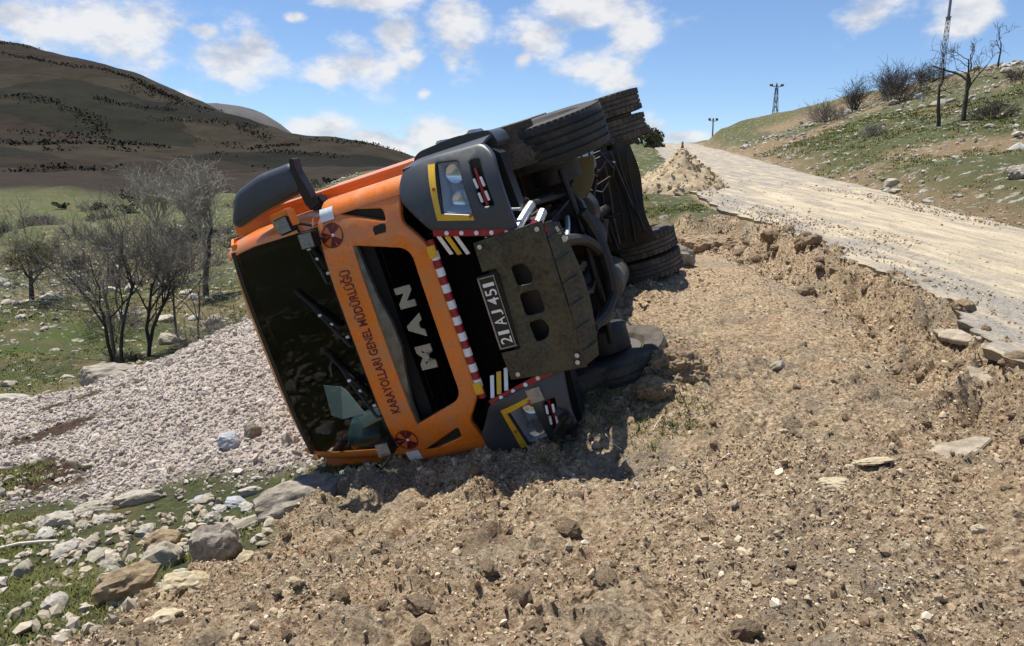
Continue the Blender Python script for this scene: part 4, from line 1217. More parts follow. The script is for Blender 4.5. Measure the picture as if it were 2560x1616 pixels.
        for a, b_ in ((0.70, 0.885), (0.755, 1.105), (0.95, 1.10)):
            rv = MB(); rv.lathe([(0, 0.014), (0.006, 0.012), (0.008, 0.0001)], (s * a, bo(s * a, b_) + 0.039, b_), 'y', 10); rv.build('rivet', M['amber_lens'] if b_ < 0.9 or a > 0.9 else M['yellow_tape'], bc)
        # fog slot: dark recess with four white strips
        fr = MB(); fr.prism(sg([(0.71, 0.69), (1.065, 0.725), (1.07, 0.82), (0.73, 0.805)]), -0.12, -0.09); fs = fr.build('fog_slot', M['black_plastic'], bc)
        for a, b_ in ((0.80, 0.737), (0.90, 0.747), (0.80, 0.788), (0.90, 0.798)):
            w = MB(); w.box((s * a, bo(s * a, b_) + 0.022, b_ - 0.005), (0.072, 0.012, 0.019), (0, -s * 0.10, 0)); w.build('strip_light', M['white_tape'], fs, 0.004)
        fb = MB(); fb.tube([(s * 0.73, bo(0.73, .75) + 0.01, 0.752), (s * 1.0, bo(1.0, .77) + 0.01, 0.780)], 0.012, 6); fb.build('slot_bar', M['red_tape'], fs)
        # red and white marker tape along the inner edge, and the three stripes below it
        mt = MB()
        for k in range(10):
            pass
        A, B = Vector((0.515, 0.60)), Vector((0.672, 1.185))
        mt.grid(lambda u, v: (s * (A.x + (B.x - A.x) * u - 0.045 * v + 0.012), 0.034 + 0.0 * v, A.y + (B.y - A.y) * u + 0.010 * v), 8, 3)
        tp_ = mt.build('marker_tape', M['red_tape'], bc, solid=0.003)
        for k in range(5):
            u = 0.12 + 0.18 * k; x = s * (A.x + (B.x - A.x) * u - 0.012); z = A.y + (B.y - A.y) * u
            w = MB(); w.lathe([(0, 0.017), (0.004, 0.015), (0.005, 0.0001)], (x, 0.036, z), 'y', 10); w.build('white_dot', M['white_tape'], tp_)
        for a, w_, mt_ in ((1.165, 0.030, 'white_tape'), (1.105, 0.036, 'yellow_tape'), (1.045, 0.030, 'white_tape')):
            w = MB(); x0 = 0.46 + (a - 1.0) * 0.28
            w.add([(s * (x0 - 0.03), -0.045, a - w_ / 2 - 0.03), (s * (x0 + 0.125), 0.012, a - w_ / 2), (s * (x0 + 0.125), 0.012, a + w_ / 2), (s * (x0 - 0.03), -0.045, a + w_ / 2 - 0.03)], [(0, 1, 2, 3)])
            w.build('stripe', M[mt_], bc, solid=0.006)
    # debris of the crushed corner
    b = MB()
    for k in range(7):
        b.box((0.86 + 0.18 * rnd.random(), 0.05 + 0.05 * rnd.random(), 0.62 + 0.16 * rnd.random()), (0.05 + 0.1 * rnd.random(), 0.03, 0.03 + 0.05 * rnd.random()), (rnd.random(), rnd.random(), rnd.random() * 3))
    b.build('torn_bracket', M['black_plastic'], T, 0.006)
    b = MB(); b.box((0.665, 0.055, 0.83), (0.11, 0.006, 0.11), (0, 0.1, 0)); b.build('inspection_sticker', M['letter_metal'], T)

    # ---- number plate
    b = MB(); b.box((-0.005, 0.062, 0.905), (0.53, 0.012, 0.128)); pt = b.build('number_plate', M['plate_black'], T, 0.003)
    b = MB()
    for c, s_ in (((0, 0.070, 0.964), (0.535, 0.008, 0.010)), ((0, 0.070, 0.846), (0.535, 0.008, 0.006)), ((0.264, 0.0708, 0.905), (0.008, 0.008, 0.128)), ((-0.264, 0.0706, 0.905), (0.008, 0.008, 0.128))):
        b.box(c, s_)
    b.build('plate_frame', M['letter_metal'], pt)
    for ch, ox, w_ in (('2', -0.212, 0.052), ('1', -0.152, 0.026), ('A', -0.068, 0.060), ('J', -0.002, 0.042), ('4', 0.086, 0.054), ('5', 0.150, 0.048), ('1', 0.208, 0.026)):
        lettering('character', ch, 0.084, w_, M['plate_white'], pt, lambda a, b, c, ox=ox: Vector((-ox - a, 0.0685 + c, 0.903 + b)), 0.003, 1.0, 0.004)
    b = MB(); b.box((0, 0.045, 0.90), (0.56, 0.02, 0.16)); b.build('plate_holder', M['black_plastic'], pt, 0.005)

    # ---- steel skid plate with three lightening holes
    hole = lambda cx, cz, w, h: rounded([(cx - w, cz - h), (cx + w, cz - h), (cx + w, cz + h), (cx - w, cz + h)], 0.035)
    hs = [rounded([(-0.285, 0.72), (-0.295, 0.62), (-0.20, 0.575), (-0.135, 0.60), (-0.14, 0.71)], 0.03), hole(0.0, 0.645, 0.085, 0.075), rounded([(0.285, 0.70), (0.27, 0.61), (0.20, 0.575), (0.125, 0.61), (0.135, 0.715)], 0.03)]
    skp = plate('skid_plate', [[(-0.515, 0.93), (-0.54, 0.40), (0.545, 0.40), (0.515, 0.97), (0.30, 0.975), (0.30, 0.825), (-0.30, 0.825), (-0.30, 0.93)]] + hs, 0.02, M['skid_steel'], T,
                lambda a, b, c: Vector((a, 0.035 + c + 0.03 * (0.9 - b) + 0.012 * math.sin(4 * a + 7 * b), b)), 0.004, 0.09)
    skp['label'] = 'dented muddy steel skid plate with three holes'
    b = MB()
    b.grid(lambda u, v: ((-0.52 + 1.04 * u) * (1 - 0.06 * v), 0.045 - 0.06 * v ** 1.5 + 0.008 * math.sin(9 * u), 0.395 - 0.14 * v * (0.6 + 0.4 * math.sin(3.14 * u))), 24, 6)
    b.build('folded_flange', M['skid_steel'], skp, solid=0.012)
    for k in range(6):
        b = MB(); x = -0.42 + 0.165 * k; b.box((x, 0.052, 0.335), (0.010, 0.014, 0.13), (R_(-24), R_(18), 0)); b.build('rib', M['skid_steel'], skp)
    for x, z in ((-0.48, 0.88), (0.48, 0.90), (-0.49, 0.45), (0.49, 0.45), (0.44, 0.44)):
        b = MB(); b.lathe([(0, 0.018), (0.012, 0.018), (0.014, 0.012)], (x, 0.060, z), 'y', 6); b.build('bolt', M['bare_aluminium'], skp)
    b = MB(); b.box((0, -0.12, 0.66), (1.0, 0.04, 0.56)); b.build('radiator', M['black_plastic'], T)

    # ---- wheels
    def tyre_profile(r, w, lug):
        h = w / 2; p = []
        p += [(-h * 0.62, r * 0.56), (-h * 0.92, r * 0.66), (-h * 1.0, r * 0.82), (-h * 0.975, r * 0.92), (-h * 0.92, r * 0.968), (-h * 0.82, r * 0.99)]
        grooves = [-0.52, -0.18, 0.18, 0.52] if not lug else [-0.4, 0.0, 0.4]
        for g in grooves:
            for d, rr in ((-0.055, 1.0), (-0.045, 0.968), (0.045, 0.968), (0.055, 1.0)):
                p.append((h * (g + d), r * rr))
        p += [(h * 0.82, r * 0.99), (h * 0.92, r * 0.968), (h * 0.975, r * 0.92), (h * 1.0, r * 0.82), (h * 0.92, r * 0.66), (h * 0.62, r * 0.56)]
        return p
    def wheel(cx, cy, cz, w, outer, mat, lug=False, name='front_wheel', r=0.525, steer=0.0):
        wob = bpy.data.objects.new(name, None); COL.objects.link(wob); wob.parent = T; wob.location = (cx, cy, cz); wob.rotation_euler = (0, 0, steer)
        b = MB(); b.lathe(tyre_profile(r, w, lug), (0, 0, 0), 'x', 56, True)
        if lug:
            for k in range(40):
                a = 2 * math.pi * k / 40
                for sx in (-1, 1):
                    c = Vector((sx * w * 0.34, math.cos(a) * r * 0.985, math.sin(a) * r * 0.985))
                    b.box(c, (w * 0.24, r * 0.10, r * 0.045), (a + R_(90), 0, 0))
        else:
            for k in range(60):
                a = 2 * math.pi * k / 60
                for sx in (-1, 1):
                    c = Vector((sx * w * 0.42, math.cos(a) * r * 0.968, math.sin(a) * r * 0.968))
                    b.box(c, (w * 0.09, r * 0.060, r * 0.022), (a + R_(90), 0, 0))
        b.build('tyre', M[mat], wob, angle=30)
        o = 1 if outer > 0 else -1
        b = MB(); d = w / 2
        b.lathe([(-d * 0.75, r * 0.57), (-d * 0.70, r * 0.53), (d * 0.0, r * 0.50), (d * 0.5 * o, r * 0.50), (d * 0.35 * o, r * 0.30), (d * 0.55 * o, r * 0.20), (d * 0.55 * o, r * 0.001)], (0, 0, 0), 'x', 32)
        b.lathe([(d * 0.70, r * 0.53), (d * 0.75, r * 0.57), (d * 0.55, r * 0.52), (d * 0.1, r * 0.50)], (0, 0, 0), 'x', 32)
        rim = b.build('rim', M['wheel_steel'], wob)
        for k in range(10):
            a = 2 * math.pi * k / 10
            b = MB(); b.tube([(d * 0.38 * o, r * 0.33 * math.cos(a), r * 0.33 * math.sin(a)), (d * 0.38 * o + 0.05 * o, r * 0.33 * math.cos(a), r * 0.33 * math.sin(a))], 0.018, 6); b.build('wheel_nut', M['chassis_steel'], rim)
        return wob
    FY, RY, RX = -1.45, -5.7, -0.11
    wheel(-1.05, FY, 0.525, 0.36, -1, 'tyre_rubber', steer=R_(-5.5))
    wheel(1.05, FY, 0.525, 0.36, 1, 'muddy_rubber', steer=R_(-5.5))
    for x, o in ((-1.13, -1), (-0.80, 1), (0.80, -1), (1.13, 1)):
        wheel(x + RX, RY, 0.525, 0.30, o, 'muddy_rubber', True, 'rear_wheel')
    # front mudguards
    for s in (-1, 1):
        b = MB()
        def guard(u, v, s=s):
            a = R_(48 + 130 * u)
            rr = 0.625 + 0.02 * math.sin(u * 3.14)
            return (s * (0.84 + 0.42 * v), FY + rr * math.cos(a), 0.56 + rr * math.sin(a))
        b.grid(guard, 24, 4)
        gd = b.build('mudguard', M['black_plastic'], T, solid=0.018)
        b = MB(); b.tube([Vector(guard(k / 20, 1.03)) for k in range(21)], 0.020, 6); b.build('guard_lip', M['grey_plastic'], gd)
        b = MB(); b.grid(lambda u, v: (s * (0.90 + 0.34 * u), FY + 0.60 + 0.02 * math.sin(6 * u) - 0.13 * v, 0.84 - 0.34 * v), 6, 6); b.build('mud_flap', M['muddy_rubber'], gd, solid=0.015)
        # step well under the door
        b = MB()
        b.prism(rounded([(1.10, 0.66), (1.235, 0.70), (1.265, 0.98), (1.245, 1.28), (1.205, 1.345), (1.10, 1.345)], 0.05) if s > 0 else rounded([(-1.10, 1.345), (-1.205, 1.345), (-1.245, 1.28), (-1.265, 0.98), (-1.235, 0.70), (-1.10, 0.66)], 0.05), -0.86, -0.44)
        st = b.build('step_well', M['grey_plastic'], T, 0.015)
        for z in (0.86, 1.12):
            e = MB(); e.box((s * 1.252, -0.62, z), (0.05, 0.30, 0.05)); e.build('step', M['bare_aluminium'], st, 0.01)

    # ---- running gear seen from below
    for s in (-1, 1):
        b = MB(); x = s * 0.39
        b.box((x, -4.0, 0.99), (0.012, 7.2, 0.27)); b.box((x - s * 0.035, -4.0, 1.118), (0.08, 7.2, 0.012)); b.box((x - s * 0.035, -4.0, 0.862), (0.08, 7.2, 0.012))
        b.build('frame_rail', M['chassis_steel'], T)
        b = MB()
        b.tube([(s * 0.43, -0.70 - 0.175 * k, 0.70 - 0.09 * math.sin(math.pi * k / 9)) for k in range(10)], 0.03, 6)
        b.box((s * 0.43, -1.45, 0.60), (0.09, 0.9, 0.06)); b.box((s * 0.43, -1.45, 0.54), (0.14, 0.16, 0.18)); b.build('leaf_spring', M['chassis_steel'], T, 0.006)
        b = MB(); b.tube([(s * 0.60, -1.25, 0.55), (s * 0.58, -1.15, 1.08)], [0.035, 0.05], 10); b.build('shock_absorber', M['oily_cast_iron'], T)
        b = MB(); b.lathe([(-0.11, 0.20), (-0.10, 0.215), (0.10, 0.215), (0.11, 0.20)], (s * 0.78, FY, 0.525), 'x', 28); b.build('brake_drum', M['oily_cast_iron'], T)
        b = MB(); b.lathe([(0, 0.02), (0.02, 0.085), (0.09, 0.085), (0.12, 0.05)], (s * 0.55, FY - 0.26, 0.55), 'y', 16); b.build('brake_chamber', M['oily_cast_iron'], T)
        b = MB(); b.box((s * 0.43, -6.0, 0.72), (0.10, 1.5, 0.12)); b.box((s * 0.43, -6.0, 0.62), (0.16, 0.24, 0.16)); b.build('rear_spring', M['chassis_steel'], T, 0.01)
    for y in (-0.5, -2.4, -3.4, -4.6, -5.4, -6.7, -7.5):
        b = MB(); b.box((0, y, 0.99), (0.78, 0.10, 0.20)); b.build('cross_member', M['chassis_steel'], T, 0.01)
    # front axle beam, dropped in the middle
    b = MB(); pr = []
    ax = [(-0.82, 0.545), (-0.62, 0.52), (-0.46, 0.44), (-0.25, 0.41), (0.25, 0.41), (0.46, 0.44), (0.62, 0.52), (0.82, 0.545)]
    for (w, h, dz) in ((0.11, 0.03, 0.055), (0.035, 0.10, 0), (0.11, 0.03, -0.055)):
        vs = [(x, FY + dy * w / 2, z + dz + dzz * h / 2) for x, z in ax for dy, dzz in ((-1, -1), (1, -1), (1, 1), (-1, 1))]
        b.add(vs, [(i * 4 + k, i * 4 + (k + 1) % 4, i * 4 + 4 + (k + 1) % 4, i * 4 + 4 + k) for i in range(7) for k in range(4)] + [(0, 1, 2, 3), (28, 29, 30, 31)])
    b.build('front_axle', M['oily_cast_iron'], T)
    b = MB(); b.tube([(-0.78, FY + 0.20, 0.44), (-0.4, FY + 0.24, 0.40), (0.4, FY + 0.24, 0.40), (0.78, FY + 0.20, 0.44)], 0.026, 10); b.build('tie_rod', M['oily_cast_iron'], T)
    b = MB(); b.tube([(-0.62, -0.62, 0.62), (-0.60, -0.9, 0.56), (-0.56, FY + 0.02, 0.50)], 0.024, 8); b.build('drag_link', M['oily_cast_iron'], T)
    b = MB(); b.box((-0.60, -0.55, 0.80), (0.17, 0.22, 0.32)); b.tube([(-0.60, -0.55, 0.80), (-0.66, -0.55, 0.60)], 0.035, 8); b.build('steering_box', M['oily_cast_iron'], T, 0.02)
    # engine, sump, gearbox
    b = MB(); b.box((0, -1.25, 1.10), (0.56, 1.25, 0.60)); b.box((0.36, -1.2, 1.10), (0.18, 0.8, 0.30)); b.box((-0.36, -1.1, 1.0), (0.16, 0.5, 0.4)); b.build('engine_block', M['oily_cast_iron'], T, 0.03)
    b = MB(); b.box((0, -1.15, 0.72), (0.36, 0.9, 0.26), (R_(180), 0, 0), 0.78); b.box((0, -0.85, 0.66), (0.30, 0.34, 0.14)); b.build('oil_sump', M['oily_cast_iron'], T, 0.03)
    b = MB(); b.lathe([(0, 0.08), (0.05, 0.27), (0.20, 0.27), (0.36, 0.21), (0.85, 0.19), (0.95, 0.13), (1.05, 0.08)], (0, -1.85 - 1.05, 0.92), 'y', 20); b.build('gearbox', M['oily_cast_iron'], T)
    b = MB(); b.lathe([(-0.16, 0.10), (-0.12, 0.20), (0, 0.235), (0.12, 0.20), (0.16, 0.10)], (-0.30, -2.35, 0.62), 'y', 24); b.box((-0.16, -2.35, 0.80), (0.34, 0.26, 0.30)); b.build('transfer_case', M['oily_cast_iron'], T, 0.01)
    b = MB(); b.tube([(0, -2.9, 0.90), (0, -4.2, 0.80), (0, -5.75, 0.60)], 0.06, 12); b.tube([(0, -4.2, 0.80), (0, -4.26, 0.80)], 0.10, 12); b.build('propeller_shaft', M['oily_cast_iron'], T)
    b = MB(); b.tube([(-0.26, -2.15, 0.60), (-0.20, -1.62, 0.48)], 0.045, 10); b.tube([(-0.26, -2.12, 0.59), (-0.26, -2.06, 0.58)], 0.07, 10); b.build('front_shaft', M['oily_cast_iron'], T)
    b = MB(); b.lathe([(-0.22, 0.06), (-0.16, 0.17), (0.0, 0.22), (0.14, 0.17), (0.20, 0.09)], (-0.16, FY - 0.02, 0.47), 'y', 22); b.build('differential', M['oily_cast_iron'], T)
    b = MB(); b.tube([(-0.95, RY, 0.525), (-0.35, RY, 0.525), (-0.22, RY, 0.525), (0.22, RY, 0.525), (0.35, RY, 0.525), (0.95, RY, 0.525)], [0.08, 0.09, 0.2, 0.2, 0.09, 0.08], 16); b.build('rear_axle', M['oily_cast_iron'], T)
    # mud coloured guard plate and pipes by the left wheel
    b = MB(); b.prism(rounded([(-0.83, 0.46), (-0.80, 0.20), (-0.60, 0.26), (-0.46, 0.36), (-0.47, 0.56), (-0.66, 0.58)], 0.04), -1.68, -1.66); b.build('splash_guard', M['yellow_dirt'] if 'yellow_dirt' in M else worn('yellow_dirt', (0.16, 0.14, 0.055), 0.8, amount=0.6, scale=6), T)
    pipes = [([(-0.50, -0.15, 0.66), (-0.56, -0.30, 0.62), (-0.62, -0.50, 0.58)], 0.035, 'bare_aluminium'), ([(-0.44, -0.12, 0.60), (-0.47, -0.28, 0.545), (-0.55, -0.45, 0.50)], 0.035, 'bare_aluminium'),
             ([(-0.66, -0.20, 0.70), (-0.63, -0.24, 0.60)], 0.012, 'bare_aluminium'),
             ([(-0.34, -0.20, 0.42), (-0.20, -0.9, 0.34), (0.05, -1.3, 0.30), (0.30, -1.2, 0.28), (0.42, -0.9, 0.34), (0.44, -0.6, 0.42)], 0.045, 'chassis_steel'),
             ([(-0.40, -1.2, 0.36), (-0.15, -1.25, 0.30), (0.15, -1.2, 0.27), (0.45, -1.15, 0.30)], 0.055, 'oily_cast_iron'),
             ([(0.40, -0.4, 0.50), (0.46, -0.8, 0.38), (0.50, -1.1, 0.36)], 0.04, 'oily_cast_iron'),
             ([(-0.28, -0.3, 0.42), (-0.22, -1.0, 0.36), (-0.26, -1.9, 0.55)], 0.018, 'black_plastic'), ([(-0.40, -0.8, 0.60), (-0.52, -1.2, 0.44), (-0.46, -1.8, 0.62)], 0.016, 'black_plastic'),
             ([(0.1, -0.4, 0.5), (0.2, -0.9, 0.40), (0.12, -1.7, 0.5)], 0.02, 'black_plastic'), ([(-0.62, -1.9, 0.75), (-0.72, -1.6, 0.40), (-0.62, -1.35, 0.42)], 0.014, 'black_plastic'),
             ([(-0.1, -0.3, 0.46), (-0.32, -0.7, 0.42), (-0.40, -1.05, 0.46)], 0.022, 'bare_aluminium'), ([(0.52, -0.2, 0.55), (0.56, -0.6, 0.46), (0.50, -1.3, 0.50)], 0.022, 'black_plastic')]
    for p, r, m in pipes:
        # smooth the run
        P = [Vector(q) for q in p]; Q = []
        for i in range(len(P) - 1):
            a, b_, c, d = P[max(i - 1, 0)], P[i], P[i + 1], P[min(i + 2, len(P) - 1)]
            for k in range(6):
                t = k / 6
                Q.append(0.5 * ((2 * b_) + (c - a) * t + (2 * a - 5 * b_ + 4 * c - d) * t * t + (3 * b_ - a - 3 * c + d) * t ** 3))
        Q.append(P[-1])
        b = MB(); b.tube(Q, r, 8); b.build('pipe', M[m], T)
    for k in range(26):
        x, y = rnd.uniform(-0.62, 0.55), rnd.uniform(-2.2, -0.35)
        z = rnd.uniform(0.50, 0.85)
        b = MB()
        if k % 3:
            b.box((x, y, z), (rnd.uniform(0.05, 0.16), rnd.uniform(0.05, 0.18), rnd.uniform(0.04, 0.14)), (rnd.uniform(-0.5, 0.5), rnd.uniform(-0.5, 0.5), rnd.uniform(0, 3)))
            b.build('bracket', M[('chassis_steel', 'oily_cast_iron', 'black_plastic')[k % 3]], T, 0.008)
        else:
            q = [(x + rnd.uniform(-0.3, 0.3) * t, y + rnd.uniform(-0.25, 0.25) * t, z + rnd.uniform(-0.12, 0.1) * t) for t in (0, 0.5, 1)]
            b.tube(q, rnd.uniform(0.010, 0.022), 7); b.build('hose', M['black_plastic'], T)
    b = MB(); b.box((-0.50, 0.0, 0.47), (0.10, 0.10, 0.05), (0.2, 0.4, 0)); b.box((-0.46, 0.02, 0.41), (0.05, 0.08, 0.09), (0.2, 0.4, 0)); b.build('tow_hook', M['red_paint'], T, 0.012)
    b = MB(); b.box((-0.43, 0.0, 0.36), (0.07, 0.06, 0.10), (0, 0.3, 0)); b.box((-0.36, 0.0, 0.32), (0.05, 0.05, 0.08), (0, 0.6, 0)); b.build('tow_bracket', M['bare_aluminium'], T, 0.008)
    # tanks on the frame
    b = MB(); b.prism(rounded([(-1.16, 0.62), (-0.55, 0.62), (-0.55, 1.10), (-1.16, 1.10)], 0.09), -4.5, -3.1); ft = b.build('fuel_tank', M['bare_aluminium'], T, 0.01)
    for y in (-4.1, -3.5):
        b = MB(); b.prism(rounded([(-1.175, 0.605), (-0.535, 0.605), (-0.535, 1.115), (-1.175, 1.115)], 0.1), y - 0.03, y + 0.03); b.build('tank_strap', M['chassis_steel'], ft)
    for z in (0.72, 0.95):
        b = MB(); b.lathe([(-0.45, 0.03), (-0.42, 0.11), (0.42, 0.11), (0.45, 0.03)], (0.62, -3.2, z), 'y', 18); b.build('air_tank', M['chassis_steel'], T)
    b = MB(); b.lathe([(-0.40, 0.1), (-0.37, 0.24), (0.37, 0.24), (0.40, 0.1)], (0.82, -4.3, 0.86), 'y', 20); b.build('silencer', M['rusty_trim'], T)
    b = MB(); b.box((-0.80, -2.6, 0.88), (0.5, 0.6, 0.36)); b.build('battery_box', M['black_plastic'], T, 0.02)
    # ---- tipping body
    by0, by1 = -2.35, -7.7
    b = MB(); b.box((0, (by0 + by1) / 2, 1.27), (2.36, by0 - by1, 0.05)); tb = b.build('tipping_body', M['body_orange'], T)
    for s in (-1, 1):
        b = MB(); b.box((s * 1.19, (by0 + by1) / 2, 1.83), (0.05, by0 - by1, 1.10)); sd_ = b.build('body_side', M['body_orange'], tb, 0.008)
        for k in range(7):
            y = by0 - 0.15 - k * 0.84; b = MB(); b.box((s * 1.235, y, 1.80), (0.06, 0.10, 1.02)); b.build('stake', M['body_orange'], sd_, 0.01)
        b = MB(); b.box((s * 1.205, (by0 + by1) / 2, 2.40), (0.09, by0 - by1, 0.09)); b.build('top_rail', M['body_orange'], sd_, 0.015)
    b = MB(); b.box((0, by0 + 0.0, 1.85), (2.33, 0.05, 1.12)); b.build('headboard', M['body_orange'], tb, 0.01)
    b = MB(); b.box((0, by1 + 0.02, 1.82), (2.33, 0.05, 1.05)); b.build('tailgate', M['body_orange'], tb, 0.01)
    for k in range(9):
        y = by0 - 0.3 - k * 0.6; b = MB(); b.box((0, y, 1.20), (2.2, 0.07, 0.09)); b.build('floor_beam', M['chassis_steel'], tb)
    for s in (-1, 1):
        b = MB(); b.box((s * 0.39, (by0 + by1) / 2, 1.15), (0.10, by0 - by1 - 0.2, 0.06)); b.build('subframe', M['chassis_steel'], tb)
    for s in (-1, 1):
        b = MB(); b.grid(lambda u, v: (s * (0.66 + 0.54 * v), RY + 0.64 * math.cos(R_(20 + 140 * u)), 0.54 + 0.60 * math.sin(R_(20 + 140 * u))), 14, 3); b.build('rear_mudguard', M['black_plastic'], T, solid=0.02)
    b = MB(); b.grid(lambda u, v: (-0.70 + 1.30 * u, -5.02 + 0.05 * math.sin(11 * u) - 0.06 * v * math.sin(5 * u), 1.08 - (0.86 + 0.03 * math.sin(7 * u)) * v), 30, 8); b.build('splash_sheet', M['chassis_steel'], T, solid=0.015)
    for k in range(11):
        z = 0.28 + 0.07 * k; x0 = rnd.uniform(-0.7, -0.5); b = MB(); b.tube([(x0 + 1.1 * t, -4.93 + rnd.uniform(-0.03, 0.03), z + 0.05 * math.sin(3 * t + k)) for t in (0, 0.2, 0.4, 0.6, 0.8, 1.0)], rnd.uniform(0.008, 0.022), 6); b.build('hose', M[('black_plastic', 'oily_cast_iron', 'muddy_rubber')[k % 3]], T)
    for x in (-0.95, 0.95):
        b = MB(); b.grid(lambda u, v: (x - 0.30 + 0.60 * u, -6.42 - 0.10 * v + 0.02 * math.sin(8 * u), 0.95 - 0.72 * v), 8, 5); b.build('mud_flap', M['muddy_rubber'], T, solid=0.015)
    for k in range(14):
        x = rnd.uniform(-0.75, 0.3); y = rnd.uniform(-4.9, -2.6); z0 = rnd.uniform(0.40, 0.75)
        b = MB(); b.tube([(x, y, z0 + 0.3), (x + rnd.uniform(-0.1, 0.1), y, z0 + 0.1), (x + rnd.uniform(-0.25, 0.25), y + rnd.uniform(-0.2, 0.2), z0)], rnd.uniform(0.012, 0.03), 7); b.build('hose', M['black_plastic'], T)
    b = MB(); b.box((0, -7.62, 0.72), (2.2, 0.10, 0.14)); b.build('rear_bumper', M['chassis_steel'], T, 0.01)
    for s in (-1, 1):
        b = MB(); b.box((s * 0.95, -7.69, 0.74), (0.3, 0.05, 0.11)); b.build('tail_lamp', M['red_paint'], T, 0.01)
    return T


def corner_y(x, z):
    a = abs(x)
    pts = [(0.90, -0.055 + front_bow(0.9) + 0.030), (0.985, -0.123), (1.03, -0.135), (1.075, -0.168), (1.105, -0.223)]
    return float(np.interp(a, [p[0] for p in pts], [p[1] for p in pts]))


TRUCK = build_truck()

# ---------------------------------------------------------------- loose ground: gravel, clods, stones, grass
ICO_V = np.array([(0, 0, 1)] + [(0.894 * math.cos(k * 1.2566), 0.894 * math.sin(k * 1.2566), 0.447) for k in range(5)] + [(0.894 * math.cos(k * 1.2566 + 0.628), 0.894 * math.sin(k * 1.2566 + 0.628), -0.447) for k in range(5)] + [(0, 0, -1)])
ICO_F = np.array([(0, 1 + k, 1 + (k + 1) % 5) for k in range(5)] + [(1 + k, 6 + k, 1 + (k + 1) % 5) for k in range(5)] + [(6 + k, 6 + (k + 1) % 5, 1 + (k + 1) % 5) for k in range(5)] + [(11, 6 + (k + 1) % 5, 6 + k) for k in range(5)])


def rand_rot(rng, n):
    q = rng.normal(size=(n, 4)); q /= np.linalg.norm(q, axis=1)[:, None]
    w, x, y, z = q.T
    return np.stack([1 - 2 * (y * y + z * z), 2 * (x * y - z * w), 2 * (x * z + y * w), 2 * (x * y + z * w), 1 - 2 * (x * x + z * z), 2 * (y * z - x * w), 2 * (x * z - y * w), 2 * (y * z + x * w), 1 - 2 * (x * x + y * y)], -1).reshape(-1, 3, 3)


OCT_V = np.array([(1, 0, 0), (0, 1, 0), (-1, 0, 0), (0, -1, 0), (0, 0, 1), (0, 0, -1.)])
OCT_F = np.array([(0, 1, 4), (1, 2, 4), (2, 3, 4), (3, 0, 4), (1, 0, 5), (2, 1, 5), (3, 2, 5), (0, 3, 5)])


def pebbles(name, P, size, mat, seed, flat=(0.5, 0.95), smooth=False, V0=ICO_V, F0=ICO_F):
    """thousands of small stones as one mesh"""
    rng = np.random.default_rng(seed)
    n = len(P)
    V = V0[None] * (1 + 0.20 * rng.normal(size=(n, len(V0), 1))).clip(0.7, 1.35)
    V = V * np.stack([rng.uniform(0.75, 1.35, n), rng.uniform(0.7, 1.2, n), rng.uniform(*flat, n)], -1)[:, None, :]
    V = np.einsum('nij,nkj->nki', rand_rot(rng, n), V)
    V = V * size[:, None, None] + P[:, None, :]
    F = (F0[None] + (np.arange(n) * len(V0))[:, None, None]).reshape(-1, 3)
    o = mesh_obj(name, np_mesh(name, V.reshape(-1, 3), F, smooth), mat)
    return tag(o, kind='stuff')


def scatter(rng, n, box, keep):
    out = []
    tot = 0
    while tot < n:
        x = rng.uniform(box[0], box[1], n * 2); y = rng.uniform(box[2], box[3], n * 2)
        k = keep(x, y) > rng.random(n * 2)
        out.append(np.stack([x[k], y[k]], -1)); tot += int(k.sum())
    return np.concatenate(out)[:n]


def drop(XY, lift=0.0):
    return np.c_[XY, height(XY[:, 0], XY[:, 1]) + lift]


